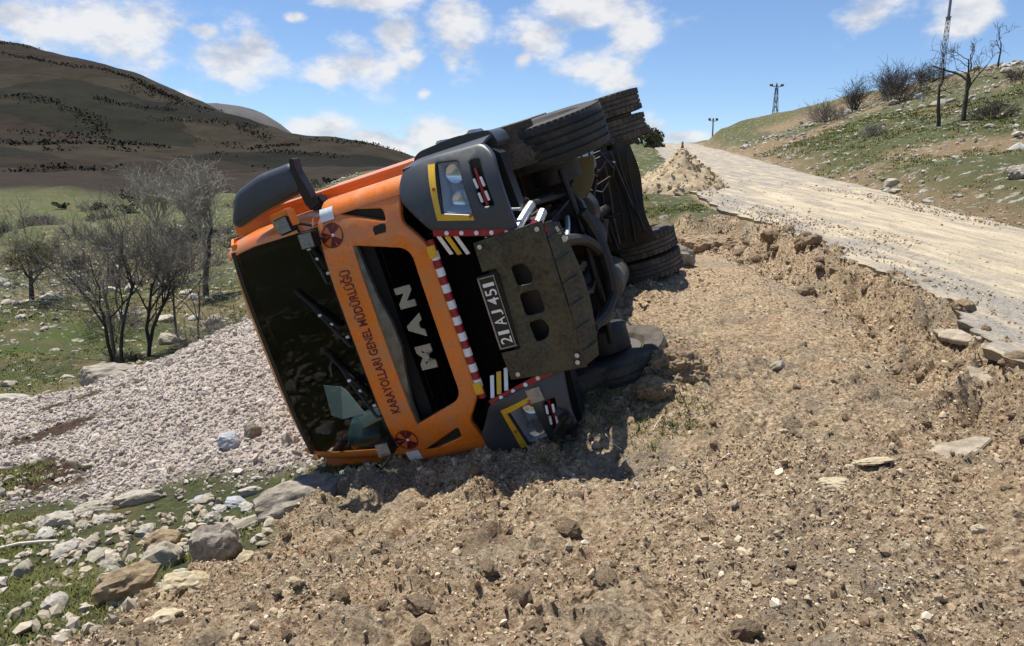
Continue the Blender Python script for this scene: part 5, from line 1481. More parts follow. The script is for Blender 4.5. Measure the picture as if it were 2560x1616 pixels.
def build_loose():
    rng = np.random.default_rng(3)
    g_m = rocky('gravel_stone', (0.40, 0.35, 0.30), (0.66, 0.60, 0.53), (0.62, 0.60, 0.58), scale=9, bump=0.3, per_object=False, space='World')
    c_m0 = rocky('clod_earth', (0.24, 0.175, 0.112), (0.46, 0.36, 0.25), (1.3, 1.25, 1.2), scale=16, bump=0.8, per_object=False, space='World')
    c_m = principled('soil_crumb', (0.3, 0.22, 0.14), 0.95)
    n_, l_ = c_m.node_tree.nodes, c_m.node_tree.links
    c_m.node_tree.nodes['Principled BSDF'].inputs['Specular IOR Level'].default_value = 0.1
    ge = N(n_, 'ShaderNodeNewGeometry'); rp = N(n_, 'ShaderNodeValToRGB'); e_ = rp.color_ramp.elements
    st_ = [(0.0, (0.15, 0.107, 0.067)), (0.35, (0.29, 0.21, 0.132)), (0.6, (0.44, 0.333, 0.218)), (0.8, (0.36, 0.30, 0.22)), (0.92, (0.55, 0.44, 0.29)), (1.0, (0.66, 0.58, 0.44))]
    while len(e_) < len(st_): e_.new(0.5)
    for q_, (a_, b_) in zip(e_, st_): q_.position = a_; q_.color = (*b_, 1)
    l_.new(ge.outputs['Random Per Island'], rp.inputs[0]); l_.new(rp.outputs[0], n_['Principled BSDF'].inputs['Base Color'])
    s_m = rocky('small_stone', (0.38, 0.33, 0.25), (0.58, 0.52, 0.42), (0.7, 0.66, 0.6), scale=12, bump=0.5, per_object=False, space='World')
    # gravel spilled from the tipping body
    XY = scatter(rng, 36000, (-9.5, 1.5, 6.5, 13.6), lambda x, y: sstep(-0.5, 0.1, poly_sdf(x, y, GRAVEL) + 0.5 * fbm(x * 0.9, y * 0.9, 22, 3)) * (0.35 + 0.65 * sstep(14, 8, np.hypot(x, y))) * (1 - 0.95 * bare_patch(x, y)))
    sz = 0.010 + 0.020 * rng.random(len(XY)) ** 2.2 + 0.03 * (rng.random(len(XY)) > 0.988)
    P = drop(XY); P[:, 2] += sz * 0.25
    tag(pebbles('spilled_gravel', P, sz, g_m, 1, (0.55, 0.9)), 'pale pinkish gravel spilled in a wide fan behind the cab', 'gravel')
    # crumbled earth: thick near the viewer and along the bank
    def keep(x, y):
        d, g, s, r = zones(x, y)
        bank = np.exp(-((s + 0.35) / 0.4) ** 2)
        return d * np.clip(0.10 + 0.9 * sstep(0.42, 0.72, 0.6 * vnoise(x * 0.7, y * 0.7, 91) + 0.4 * vnoise(x * 2.3, y * 2.3, 92)) + 1.2 * bank + 0.7 * sstep(0.9, 0.0, poly_sdf(x, y, DIRT)) * (x < 0), 0, 1) * (1 - 0.75 * sstep(6.4, 7.6, y) * sstep(1.7, 2.4, x) * (1 - np.clip(2 * bank, 0, 1))) * (0.25 + 0.75 * sstep(9, 3, np.hypot(x, y)))
    XY = scatter(rng, 70000, (-3, 6, 1.6, 16), keep)
    sz = 0.0035 + 0.008 * rng.random(len(XY)) ** 2.5
    sz *= 0.7 + 0.10 * np.hypot(XY[:, 0], XY[:, 1])
    P = drop(XY); P[:, 2] += sz * 0.2
    tag(pebbles('earth_crumbs', P, sz, c_m, 6, (0.6, 1.0), False, OCT_V, OCT_F), 'fine brown crumbs of soil strewn over the earth', 'earth')
    XY = scatter(rng, 3600, (-3, 6, 1.6, 16), keep)
    sz = 0.006 + 0.022 * rng.random(len(XY)) ** 3.5
    sz *= 0.8 + 0.06 * np.hypot(XY[:, 0], XY[:, 1])
    P = drop(XY); P[:, 2] += sz * 0.2
    tag(pebbles('crumbled_earth', P, sz, c_m, 2, (0.6, 1.0)), 'brown crumbs of earth covering the churned ground', 'earth')
    # small stones in the grass and on the dirt
    def keep2(x, y):
        d, g, s, r = zones(x, y)
        left = (1 - d) * (1 - g * 0.6) * (x < 1) * (s < 0)
        return (left * sstep(0.30, 0.62, vnoise(x * 1.5, y * 1.5, 95)) + 0.015 * d + 0.25 * np.exp(-((x - road_right(y) - 0.5) / 0.7) ** 2) + 0.10 * (x > road_right(y) + 0.3)) * (1 - 0.75 * r) * (0.3 + 0.7 * sstep(12, 4, np.hypot(x, y)))
    XY = scatter(rng, 7500, (-9, 13, 1.8, 20), keep2)
    sz = 0.008 + (0.032 + 0.016 * (XY[:, 0] < -1.2)) * rng.random(len(XY)) ** 2.3
    P = drop(XY); P[:, 2] += sz * 0.3
    tag(pebbles('stone_litter', P, sz, s_m, 4, (0.5, 0.9)), 'small pale stones littering the grass and the earth', 'stones')
    def keep5(x, y):
        d, g, s, r = zones(x, y)
        right = (x > road_right(y) + 0.4) * (x < 0.72 * y + 2) * (0.15 + sstep(0.45, 0.7, vnoise(x * 0.35, y * 0.35, 44)))
        left = (x < -0.2 * y) * (x > -0.74 * y - 1) * (1 - g) * (1 - d) * (y > 12) * (0.3 + sstep(0.4, 0.65, vnoise(x * 0.3, y * 0.3, 45)))
        return right + left
    XY = scatter(rng, 5200, (-36, 42, 9, 60), keep5)
    sz = (0.018 + 0.075 * rng.random(len(XY)) ** 3) * (0.6 + 0.022 * XY[:, 1])
    P = drop(XY); P[:, 2] += sz * 0.2
    tag(pebbles('hillside_stones', P, sz, rocky('hillside_stone', (0.34, 0.31, 0.255), (0.60, 0.56, 0.48), (0.7, 0.66, 0.58), scale=5, bump=0.5, per_object=False, space='World'), 8, (0.35, 0.7)), 'countless small pale stones bedded in the grassy slopes', 'stones')
    # dried mud and grit carried onto the road
    def keep4(x, y):
        t = (x - road_left(y)) / (road_right(y) - road_left(y))
        return (t > 0.02) * (t < 1.0) * (sstep(0.50, 0.75, vnoise(x * 1.6, y * 0.5, 98)) + 0.6 * np.exp(-(t / 0.14) ** 2) + 0.05) * sstep(26, 8, y)
    XY = scatter(rng, 5200, (3.5, 11, 5, 26), keep4)
    sz = (0.004 + 0.013 * rng.random(len(XY)) ** 3) * (0.7 + 0.06 * XY[:, 1])
    P = np.c_[XY, road_z(XY[:, 1]) + 0.045 + sz * 0.3]
    tag(pebbles('road_grit', P, sz, c_m, 7, (0.45, 0.8)), 'crumbs of dried mud lying on the dusty road', 'grit')
    # grass: short tufts
    def keep3(x, y):
        d, g, s, r = zones(x, y)
        return (1 - d) ** 3 * (1 - g) ** 3 * (1 - r) ** 4 * sstep(0.30, 0.60, vnoise(x * 0.7, y * 0.7, 97)) * (1 - 0.8 * np.exp(-((x - road_right(y) - 0.4) / 0.6) ** 2))
    g1 = scatter(rng, 10000, (-7.5, -1.0, 2.6, 8.5), keep3)
    g2 = scatter(rng, 9000, (-24, -4, 9, 34), keep3)
    g3 = scatter(rng, 8000, (8, 30, 8, 45), keep3)
    g4 = scatter(rng, 1500, (1.5, 4.6, 15.8, 24), lambda x, y: keep3(x, y) * (x < road_left(y) - 0.1))
    g5 = scatter(rng, 500, (0.2, 1.6, 5.0, 7.4), lambda x, y: (vnoise(x * 3, y * 3, 5) > 0.45) * 1.0)
    XY = np.concatenate([g1, g2, g3, g4, g5]); n = len(XY)
    P = drop(XY, -0.005)
    dist = np.hypot(XY[:, 0], XY[:, 1])
    hgt = rng.uniform(0.014, 0.040, n) * (1 + 0.030 * dist)
    nb = 8
    a = rng.uniform(0, 6.283, (n, nb)); lean = rng.uniform(0.4, 1.6, (n, nb)); w = (0.0011 + 0.00042 * dist)[:, None] * rng.uniform(0.7, 1.4, (n, nb))
    base = P[:, None, :] + np.stack([rng.normal(0, 1, (n, nb)), rng.normal(0, 1, (n, nb)), np.zeros((n, nb))], -1) * (0.012 + 0.002 * dist)[:, None, None]
    side = np.stack([-np.sin(a), np.cos(a), 0 * a], -1) * w[..., None]
    h = hgt[:, None] * rng.uniform(0.6, 1.2, (n, nb))
    tip = base + np.stack([np.cos(a) * lean * h, np.sin(a) * lean * h, h], -1)
    mid = (base + tip) / 2 + np.stack([0 * a, 0 * a, 0.12 * h], -1)
    V = np.stack([base - side, base + side, mid + side * 0.7, mid - side * 0.7, tip], 2).reshape(-1, 3)
    k = np.arange(n * nb)[:, None] * 5
    F = np.concatenate([k + [0, 1, 2], k + [0, 2, 3], k + [3, 2, 4]])
    me = np_mesh('grass', V, F, True)
    m = rocky('grass_blade', (0.085, 0.105, 0.032), (0.15, 0.165, 0.060), (1.35, 1.15, 0.9), scale=0.9, bump=0.0, per_object=False, space='World')
    tag(mesh_obj('grass', me, m), 'short green grass growing between the stones', 'grass', kind='stuff')


build_loose()


# ---------------------------------------------------------------- rocks
def rock_mesh(name, seed, sub=2, facets=14, soft=0.35, rough=0.06):
    """a boulder: a ball cut by random planes, then roughened"""
    rng = np.random.default_rng(seed)
    bm = bmesh.new()
    bmesh.ops.create_icosphere(bm, subdivisions=sub, radius=1)
    D = np.array([v.co[:] for v in bm.verts]); D /= np.linalg.norm(D, axis=1)[:, None]
    n = rng.normal(size=(facets, 3)); n /= np.linalg.norm(n, axis=1)[:, None]
    d = rng.uniform(0.55, 1.0, facets)
    c = D @ n.T
    r = np.where(c > 0.05, d[None] / np.maximum(c, 0.05), 9).min(1)
    r = np.minimum(r, 1.15) * (1 - soft) + 0.85 * soft
    w = D * 2.3 + seed
    r = r * (1 + rough * (np.sin(w[:, 0] * 3.1 + 2 * np.sin(w[:, 1] * 2.3)) + np.sin(w[:, 1] * 4.7 + w[:, 2] * 3.3)) + rough * 0.8 * rng.normal(size=len(r)))
    for v, p in zip(bm.verts, D * r[:, None]): v.co = p
    me = bpy.data.meshes.new(name)
    bm.to_mesh(me); bm.free()
    for p in me.polygons: p.use_smooth = True
    me.set_sharp_from_angle(angle=R_(30))
    return me


rocky('limestone', (0.34, 0.32, 0.27), (0.58, 0.55, 0.48), (0.75, 0.70, 0.60), scale=3.2, bump=0.7)
rocky('tan_rock', (0.24, 0.178, 0.105), (0.44, 0.345, 0.225), (0.9, 0.85, 0.8), scale=3.0, bump=0.9)
rocky('grey_rock', (0.20, 0.172, 0.135), (0.47, 0.42, 0.345), (0.85, 0.85, 0.85), scale=4.5, bump=1.0)
rocky('cream_rock', (0.42, 0.34, 0.21), (0.62, 0.54, 0.38), (0.9, 0.88, 0.85), scale=3.0, bump=0.6)
rocky('blue_grey_rock', (0.30, 0.31, 0.33), (0.46, 0.47, 0.49), (0.9, 0.9, 0.92), scale=4.0, bump=0.4)
rocky('brown_earth', (0.20, 0.145, 0.092), (0.40, 0.305, 0.20), (0.8, 0.75, 0.7), scale=5.0, bump=1.0)


def boulder(name, seed, x, y, size, rz, mat, label, cat='rock', tilt=(0, 0), sink=0.3, sub=4, soft=0.25, rough=0.035, dz=0.0, group=None, facets=14):
    o = mesh_obj(name, rock_mesh(name, seed, sub, facets, soft, rough), MATS[mat])
    z = float(height(np.array([x]), np.array([y]))[0])
    o.location = (x, y, z + size[2] * (1 - 2 * sink) * 0.85 + dz)
    o.scale = size
    o.rotation_euler = (tilt[0], tilt[1], rz)
    return tag(o, label, cat, group)


def build_boulders():
    B = boulder
    B('boulder', 11, -2.24, 3.98, (0.20, 0.13, 0.13), 0.55, 'tan_rock', 'tan block of stone with a darker shaded face at the edge of the brown earth', tilt=(0.2, -0.25), sink=0.2)
    B('boulder', 12, -1.86, 4.36, (0.17, 0.16, 0.17), 0.4, 'grey_rock', 'tall grey-brown boulder with a steep shaded face standing where grass meets earth', tilt=(0.1, 0.2), sink=0.2)
    B('boulder', 13, -2.28, 4.55, (0.17, 0.13, 0.13), -0.3, 'limestone', 'white speckled boulder leaning against the grey-brown boulder', sink=0.25)
    B('boulder', 14, -1.83, 3.82, (0.14, 0.11, 0.09), 0.2, 'cream_rock', 'cream rounded boulder half buried in front of the grey-brown boulder', sink=0.3)
    B('boulder', 15, -2.62, 5.20, (0.17, 0.13, 0.09), 0.5, 'tan_rock', 'flat light brown rock with coarse grain behind the white speckled boulder', sink=0.25)
    B('boulder', 16, -1.58, 4.15, (0.075, 0.075, 0.08), 0.1, 'cream_rock', 'small upright cream rock beside the earth slope', sink=0.25)
    B('boulder', 17, -1.62, 3.13, (0.12, 0.08, 0.06), 0.6, 'cream_rock', 'long cream rock poking out of the clods of earth', sink=0.4)
    B('boulder', 18, -1.66, 5.48, (0.46, 0.30, 0.20), 0.55, 'grey_rock', 'broad half-buried slab of lichened rock just below the crushed mirror', sink=0.42, tilt=(0, -0.15))
    B('boulder', 19, -2.12, 5.10, (0.30, 0.08, 0.08), 0.75, 'limestone', 'long narrow white rock running down from the broad slab', sink=0.35, tilt=(0, -0.2))
    B('flat_stone', 20, -2.84, 6.40, (0.13, 0.07, 0.045), 0.35, 'blue_grey_rock', 'smooth blue-grey lens shaped stone lying alone in the moss', sink=0.25)
    B('flat_stone', 21, -2.36, 6.38, (0.13, 0.08, 0.05), 0.0, 'limestone', 'flat off-white stone lying on top of the stones below the windscreen', sink=0.2)
    B('flat_stone', 22, -2.42, 6.10, (0.12, 0.08, 0.05), -0.2, 'blue_grey_rock', 'blue-grey flat stone pressed against the slab of rock', sink=0.25)
    B('boulder', 23, -3.50, 6.60, (0.24, 0.10, 0.10), 0.55, 'limestone', 'elongated white rock with mossy side at the foot of the gravel', sink=0.3)
    B('boulder', 24, -3.86, 6.42, (0.17, 0.10, 0.08), 0.6, 'limestone', 'pale layered rock lying lengthwise at the foot of the gravel', sink=0.3, facets=8)
    B('boulder', 25, -3.90, 6.00, (0.16, 0.12, 0.10), 0.9, 'limestone', 'whitish shaly rock standing on edge in the grass', sink=0.3, facets=7)
    B('boulder', 26, -2.92, 7.35, (0.13, 0.10, 0.11), 0.2, 'blue_grey_rock', 'pale grey block resting on the gravel beside the cab roof', sink=0.25, facets=9)
    B('boulder', 27, -2.72, 7.42, (0.10, 0.08, 0.10), 0.8, 'grey_rock', 'grey-brown triangular stone touching the pale grey block on the gravel', sink=0.25, facets=8)
    B('earth_mound', 28, 1.40, 6.16, (0.36, 0.30, 0.29), 0.4, 'brown_earth', 'big lump of brown earth against the underside of the truck', 'earth', sink=0.28, sub=5, soft=0.55, rough=0.055, facets=26)
    B('earth_mound', 29, 1.14, 5.80, (0.20, 0.18, 0.13), 0.4, 'brown_earth', 'crumbly earth heap below the number plate side of the bumper', 'earth', sink=0.35, sub=5, soft=0.6, rough=0.04, facets=20)
    B('earth_mound', 30, 4.02, 15.0, (0.75, 0.55, 0.34), 0.2, 'brown_earth', 'smooth mound of soil at the far end of the excavated hollow', 'earth', sink=0.42, sub=5, soft=0.6, rough=0.03, facets=20)
    B('boulder', 31, 2.42, 11.3, (0.34, 0.28, 0.24), 0.4, 'grey_rock', 'dark mossy rock wedged under the rear wheels of the truck', sink=0.3)
    B('stone', 32, 1.76, 3.80, (0.105, 0.05, 0.035), -0.2, 'cream_rock', 'largest flat white stone lying on the open brown earth', sink=0.25)
    B('stone', 33, 1.03, 3.22, (0.055, 0.035, 0.025), -0.5, 'cream_rock', 'oval white pebble alone on the reddish earth', sink=0.2)
    B('stone', 34, 2.38, 6.50, (0.085, 0.065, 0.055), 0.3, 'limestone', 'white cobble on the floor of the excavated hollow', sink=0.25)
    B('stone', 35, 2.08, 4.06, (0.13, 0.045, 0.02), 0.15, 'cream_rock', 'long thin pale flake of stone lying flat on the earth', sink=0.2, facets=7)
    B('boulder', 36, 12.0, 17.9, (0.36, 0.28, 0.22), 0.2, 'grey_rock', 'dark rock with a white cap on the bare patch of hillside', sink=0.3)
    B('boulder', 37, -6.0, 10.9, (0.62, 0.32, 0.24), 0.25, 'grey_rock', 'long grey outcrop on the rim of the gravel beside the green grass', sink=0.4)
    B('boulder', 38, -7.6, 11.0, (0.5, 0.25, 0.2), 0.3, 'limestone', 'weathered pale outcrop where the gravel rim meets the meadow', sink=0.4)


rocky('dark_earth', (0.060, 0.038, 0.026), (0.12, 0.080, 0.055), (0.8, 0.75, 0.7), scale=5.0, bump=1.0)
build_boulders()


def strew(name, protos, XY, sizes, mat, label, cat, group, rng, sink=0.3, flat=(0.4, 0.75)):
    P = drop(XY)
    for i, (p, s) in enumerate(zip(P, sizes)):
        o = bpy.data.objects.new(name, protos[int(rng.integers(len(protos)))])
        COL.objects.link(o)
        f = rng.uniform(*flat)
        o.scale = (s * rng.uniform(0.8, 1.35), s * rng.uniform(0.7, 1.1), s * f)
        o.location = (p[0], p[1], p[2] + s * f * (1 - 2 * sink) * 0.8)
        o.rotation_euler = (rng.normal() * 0.15, rng.normal() * 0.15, rng.uniform(0, 6.28))
        tag(o, label, cat, group)


def protos(name, mat, seeds, sub=2, **kw):
    out = []
    for s in seeds:
        me = rock_mesh(name, s, sub, **kw); me.materials.append(MATS[mat]); out.append(me)
    return out


def build_strewn():
    rng = np.random.default_rng(12)
    lime = protos('rock', 'limestone', range(50, 58)); lime3 = protos('stone', 'limestone', range(60, 68), 3, soft=0.5)
    cream = protos('stone', 'cream_rock', range(70, 76), 3); earth = protos('clod', 'brown_earth', range(80, 86), 3, soft=0.5, rough=0.06, facets=18); tan = protos('rock', 'tan_rock', range(90, 94))
    def kl(x, y):
        d, g, s, r = zones(x, y)
        return (1 - d) * (1 - g) * (y > 12.5 + 0.0 * x) * (x < -0.55 * y + 5) * (x > -0.72 * y - 1.5) * (0.25 + sstep(0.4, 0.7, vnoise(x * 0.25, y * 0.25, 33)))
    XY = scatter(rng, 130, (-34, -4, 13, 50), kl)
    sz = (0.10 + 0.30 * rng.random(len(XY)) ** 2) * (0.8 + 0.014 * XY[:, 1])
    strew('rock', lime, XY, sz, 'limestone', 'pale rock lying in the grass of the slope below the gravel', 'rock', 'pale rocks on the lower slope', rng, 0.35)
    def kr(x, y):
        rr = x - road_right(y)
        return (rr > 0.9) * (y < 62) * (x < 0.70 * y + 2.5) * (0.2 + sstep(0.45, 0.7, vnoise(x * 0.2, y * 0.35, 37)))
    XY = scatter(rng, 100, (9, 40, 10, 60), kr)
    sz = (0.09 + 0.24 * rng.random(len(XY)) ** 2) * (0.7 + 0.018 * XY[:, 1])
    strew('rock', lime, XY, sz, 'limestone', 'pale stone scattered over the green hillside above the road', 'rock', 'pale stones on the hillside', rng, 0.35)
    def kn(x, y):
        d, g, s, r = zones(x, y)
        return (1 - d) * (1 - g) * (y < 7.3) * (x > -0.72 * y - 0.3) * (y > 2.8)
    XY = scatter(rng, 125, (-6, -1.2, 2.8, 7.3), kn)
    sz = 0.025 + 0.070 * rng.random(len(XY)) ** 1.8
    strew('stone', lime3, XY, sz, 'limestone', 'off-white stone among many in the mossy grass below the gravel', 'stone', 'off-white stones in the mossy grass', rng, 0.25, (0.5, 0.85))
    def kd(x, y):
        d, g, s, r = zones(x, y)
        return d * (y > 2.2) * (y < 9) * (np.abs(x) < 0.68 * y) * (1 - ((x > -1.6) & (x < 1.2) & (y > 5)))
    XY = scatter(rng, 44, (-2, 5, 2.2, 9), kd)
    sz = 0.010 + 0.026 * rng.random(len(XY)) ** 1.8
    strew('pebble', cream, XY, sz, 'cream_rock', 'small cream pebble lying loose on the churned brown earth', 'pebble', 'cream pebbles on the brown earth', rng, 0.2, (0.45, 0.8))
    def ke(x, y):
        d, g, s, r = zones(x, y)
        return np.exp(-((s + 0.30) / 0.32) ** 2) * (y > 3.0) * (y < 15.5)
    XY = scatter(rng, 60, (2.4, 5.2, 3, 15.5), ke)
    sz = (0.05 + 0.11 * rng.random(len(XY)) ** 1.8) * (0.75 + 0.04 * XY[:, 1])
    strew('clod', earth, XY, sz, 'brown_earth', 'rough clod of brown earth on the broken bank below the road', 'clod', 'earth clods along the road bank', rng, 0.3, (0.5, 0.9))
    def kf(x, y):
        d, g, s, r = zones(x, y)
        return d * (y > 2.2) * (y < 5.4) * (s < -0.6) * (np.abs(x) < 0.66 * y) * sstep(0.35, 0.65, vnoise(x * 1.1 + 2, y * 1.1, 55))
    XY = scatter(rng, 70, (-2.4, 3.2, 2.2, 5.4), kf)
    sz = 0.022 + 0.045 * rng.random(len(XY)) ** 2
    strew('clod', earth, XY, sz, 'brown_earth', 'knobbly clod of soil on the sloping ground in front of the truck', 'clod', 'soil clods in front of the truck', rng, 0.3, (0.55, 0.95))
    # rocks heaped round the foot of the sand heap
    a = rng.uniform(0, 6.28, 18)
    XY = np.stack([4.95 + np.cos(a) * rng.uniform(1.0, 1.5, 18), 22.0 + np.sin(a) * rng.uniform(0.9, 1.4, 18)], -1)
    strew('rock', tan, XY, 0.08 + 0.14 * rng.random(18) ** 2, 'tan_rock', 'yellowish lump of rock at the foot of the sand heap', 'rock', 'lumps round the sand heap', rng, 0.25)
    a = rng.uniform(17, 34, 9)
    XY = np.stack([road_right(a) + rng.uniform(0.1, 0.8, 9), a], -1)
    strew('rock', lime, XY, 0.12 + 0.12 * rng.random(9), 'limestone', 'bleached rock on the verge right at the edge of the road', 'rock', 'bleached rocks along the verge', rng, 0.3)


build_strewn()


def slab(name, poly, thick, x, y, z, rot, label):
    """a broken piece of road surface"""
    b = MB(); rnd = random.Random(hash(label) % 1000 if False else len(label))
    b.prism(poly, -thick, 0, 'xy')
    o = b.build(name, MATS['broken_asphalt'], None, 0.006)
    o.location = (x, y, z); o.rotation_euler = rot
    return tag(o, label, 'slab')


def build_slabs():
    rocky('broken_asphalt', (0.20, 0.165, 0.12), (0.46, 0.39, 0.29), scale=7, bump=1.0)
    h = lambda x, y: float(height(np.array([x]), np.array([y]))[0])
    slab('asphalt_slab', [(-0.27, -0.02), (-0.12, -0.13), (0.05, -0.09), (0.26, 0.06), (0.20, 0.12), (-0.10, 0.10)], 0.035, 2.92, 4.62, h(2.92, 4.62) + 0.075, (0.05, -0.16, 0.05), 'tilted pale slab of asphalt lying alone on the brown earth')
    slab('asphalt_slab', [(-0.36, -0.06), (-0.22, -0.10), (-0.08, -0.07), (0.12, -0.09), (0.38, -0.02), (0.40, 0.06), (0.22, 0.08), (0.1, 0.12), (-0.15, 0.09), (-0.32, 0.05)], 0.045, 4.02, 6.6, h(3.9, 6.6) + 0.13, (-0.32, 0.05, 1.42), 'long broken asphalt slab overhanging a dark hollow in the road bank')
    slab('asphalt_slab', [(-0.17, -0.08), (-0.02, -0.13), (0.13, -0.10), (0.18, 0.03), (0.06, 0.06), (0.04, 0.13), (-0.13, 0.08)], 0.04, 3.72, 5.75, h(3.72, 5.75) + 0.06, (0.25, -0.3, 0.4), 'slumped dusty asphalt piece below the overhanging slab')
    b = MB(); b.tube([(-0.2, 0, 0), (-0.05, 0.01, 0.012), (0.12, 0, 0.006), (0.22, -0.012, 0.0)], [0.012, 0.014, 0.013, 0.010], 8)
    o = b.build('stick', principled('dry_wood', (0.62, 0.56, 0.44), 0.8)); o.location = (-3.86, 5.50, h(-3.86, 5.50) + 0.03); o.rotation_euler = (0, 0, 0.35)
    tag(o, 'bleached stick lying on the mossy grass', 'stick')
    for i, (x, y, rz, ln, lb) in enumerate([(1.05, 5.30, 0.9, 0.13, 'dry twig leaning at the edge of the shadow below the bumper'), (0.80, 5.18, 2.3, 0.16, 'thin dry stalk lying on the lit clods below the bumper')]):
        b = MB(); b.tube([(0, 0, 0), (ln * 0.5, 0.01, 0.03), (ln, 0, 0.08)], [0.004, 0.0035, 0.002], 6)
        o = b.build('twig', MATS['dry_wood']); o.location = (x, y, h(x, y) + 0.006); o.rotation_euler = (0, 0, rz); tag(o, lb, 'twig')


def build_heap():
    sand = rocky('heap_sand', (0.30, 0.225, 0.135), (0.52, 0.42, 0.275), scale=5, bump=1.0, space='World')
    n = 70
    u = np.linspace(-1.75, 1.75, n); X, Y = np.meshgrid(u, u)
    r = np.hypot(X * 1.0, Y * 1.05) + 0.22 * fbm(X * 1.2, Y * 1.2, 7, 3)
    c, q = cellular(X * 6, Y * 6, 5)
    z = 1.12 * np.clip(1 - r / 1.40, 0, 1) ** 1.05 + (0.12 * fbm(X * 3, Y * 3, 8, 5, 0.65) + 0.12 * np.clip(0.8 - c, 0, 1) * q) * (r < 1.6)
    wx, wy = X + 4.95, Y + 22.2
    Z = height(wx, wy, False) + z - 0.30 * sstep(1.25, 1.7, r)
    me = np_mesh('sand_heap', np.stack([wx, wy, Z], -1).reshape(-1, 3), grid_faces(n, n))
    tag(mesh_obj('sand_heap', me, sand), 'pointed heap of yellow sand dumped on the edge of the road', 'sand heap')
    rng = np.random.default_rng(31)
    a = rng.uniform(0, 6.283, 900); q = 1.45 * rng.random(900) ** 0.6
    x, y = np.cos(a) * q, np.sin(a) * q
    ii = np.clip(((x + 1.75) / 3.5 * (n - 1)).astype(int), 0, n - 1); jj = np.clip(((y + 1.75) / 3.5 * (n - 1)).astype(int), 0, n - 1)
    tag(pebbles('heap_lumps', np.c_[x + 4.95, y + 22.2, Z[jj, ii]], 0.02 + 0.06 * rng.random(900) ** 3, sand, 9), 'small yellow lumps on the sand heap', 'sand')
build_slabs()
build_heap()


# ---------------------------------------------------------------- bare trees and shrubs
def tubes_np(segs, sides):
    """segs: list of (polyline points, radii) -> one vertex / face array"""
    V, F, k = [], [], 0
    ang = np.arange(sides) * 2 * math.pi / sides
    for P, Rr in segs:
        P = np.asarray(P, float)
        T = np.gradient(P, axis=0); T /= np.linalg.norm(T, axis=1)[:, None] + 1e-9
        ref = np.array([0.31, 0.23, 0.92]) if abs(T[0, 2]) < 0.8 else np.array([0.9, 0.3, 0.1])
        A = np.cross(T, ref); A /= np.linalg.norm(A, axis=1)[:, None] + 1e-9
        B = np.cross(T, A)
        ring = P[:, None, :] + (A[:, None, :] * np.cos(ang)[None, :, None] + B[:, None, :] * np.sin(ang)[None, :, None]) * np.asarray(Rr)[:, None, None]
        V.append(ring.reshape(-1, 3))
        m = len(P)
        i = np.arange(m - 1)[:, None] * sides; j = np.arange(sides)[None, :]
        F.append((np.stack([i + j, i + (j + 1) % sides, i + sides + (j + 1) % sides, i + sides + j], -1) + k).reshape(-1, 4))
        k += m * sides
    return np.concatenate(V), np.concatenate(F)


def grow(rng, start, direc, length, rad, depth, maxd, out, spread=0.55, upw=0.25, kids=(3, 5), minr=0.004):
    n = 5 if depth < 2 else 4
    P = [np.array(start, float)]; d = np.array(direc, float)
    for i in range(n):
        d = d + rng.normal(size=3) * (0.10 + 0.05 * depth) + np.array([0, 0, upw * 0.15])
        d /= np.linalg.norm(d)
        P.append(P[-1] + d * length / n)
    R0 = np.linspace(rad, max(rad * 0.55, minr * 0.6), n + 1)
    out[min(depth, 3)].append((P, R0))
    if depth >= maxd:
        return
    for c in range(int(rng.integers(*kids)) + (1 if depth else 0)):
        t = rng.uniform(0.35, 1.0) if depth else rng.uniform(0.45, 1.0)
        k = min(int(t * n), n - 1); p = P[k] + (P[k + 1] - P[k]) * (t * n - k)
        sd = rng.normal(size=3); sd -= sd.dot(d) * d; sd /= np.linalg.norm(sd) + 1e-9
        nd = d * (1 - spread * 0.5) + sd * spread * rng.uniform(0.7, 1.3) + np.array([0, 0, upw])
        nd /= np.linalg.norm(nd)
        grow(rng, p, nd, length * rng.uniform(0.5, 0.78), max(rad * 0.55 * rng.uniform(0.7, 1.0), minr), depth + 1, maxd, out, spread, upw, kids, minr)


def bare_tree(x, y, h_, seed, label, bark, twig, stems=1, lean=(0, 0), spread=0.6, upw=0.3, maxd=4, rad=None, kids=(3, 5), minr=0.006, trunk_frac=0.42, group=None, limb=None):
    rng = np.random.default_rng(seed)
    h = h_ * 1.25
    z = float(height(np.array([x]), np.array([y]))[0])
    t = bpy.data.objects.new('bare_tree', None); COL.objects.link(t); t.location = (x, y, z - 0.08)
    out = {0: [], 1: [], 2: [], 3: []}
    for s in range(stems):
        a = rng.uniform(0, 6.28)
        st = np.array([math.cos(a), math.sin(a), 0]) * (0.18 * (stems > 1)) * rng.uniform(0.5, 1.5)
        d = np.array([lean[0] + (stems > 1) * 0.18 * math.cos(a), lean[1] + (stems > 1) * 0.18 * math.sin(a), 1.0]); d /= np.linalg.norm(d)
        grow(rng, st, d, h * trunk_frac * rng.uniform(0.85, 1.1), rad or h * 0.022, 0, maxd, out, spread, upw, kids, minr)
    V, F = tubes_np(out[0], 8); mesh_obj('trunk', np_mesh('trunk', V, F), MATS[bark], t)
    V, F = tubes_np(out[1], 6); mesh_obj('limbs', np_mesh('limbs', V, F), MATS[limb or bark], t)
    V, F = tubes_np(out[2] + out[3], 3); mesh_obj('crown', np_mesh('crown', V, F), MATS[twig], t)
    return tag(t, label, 'tree', group)


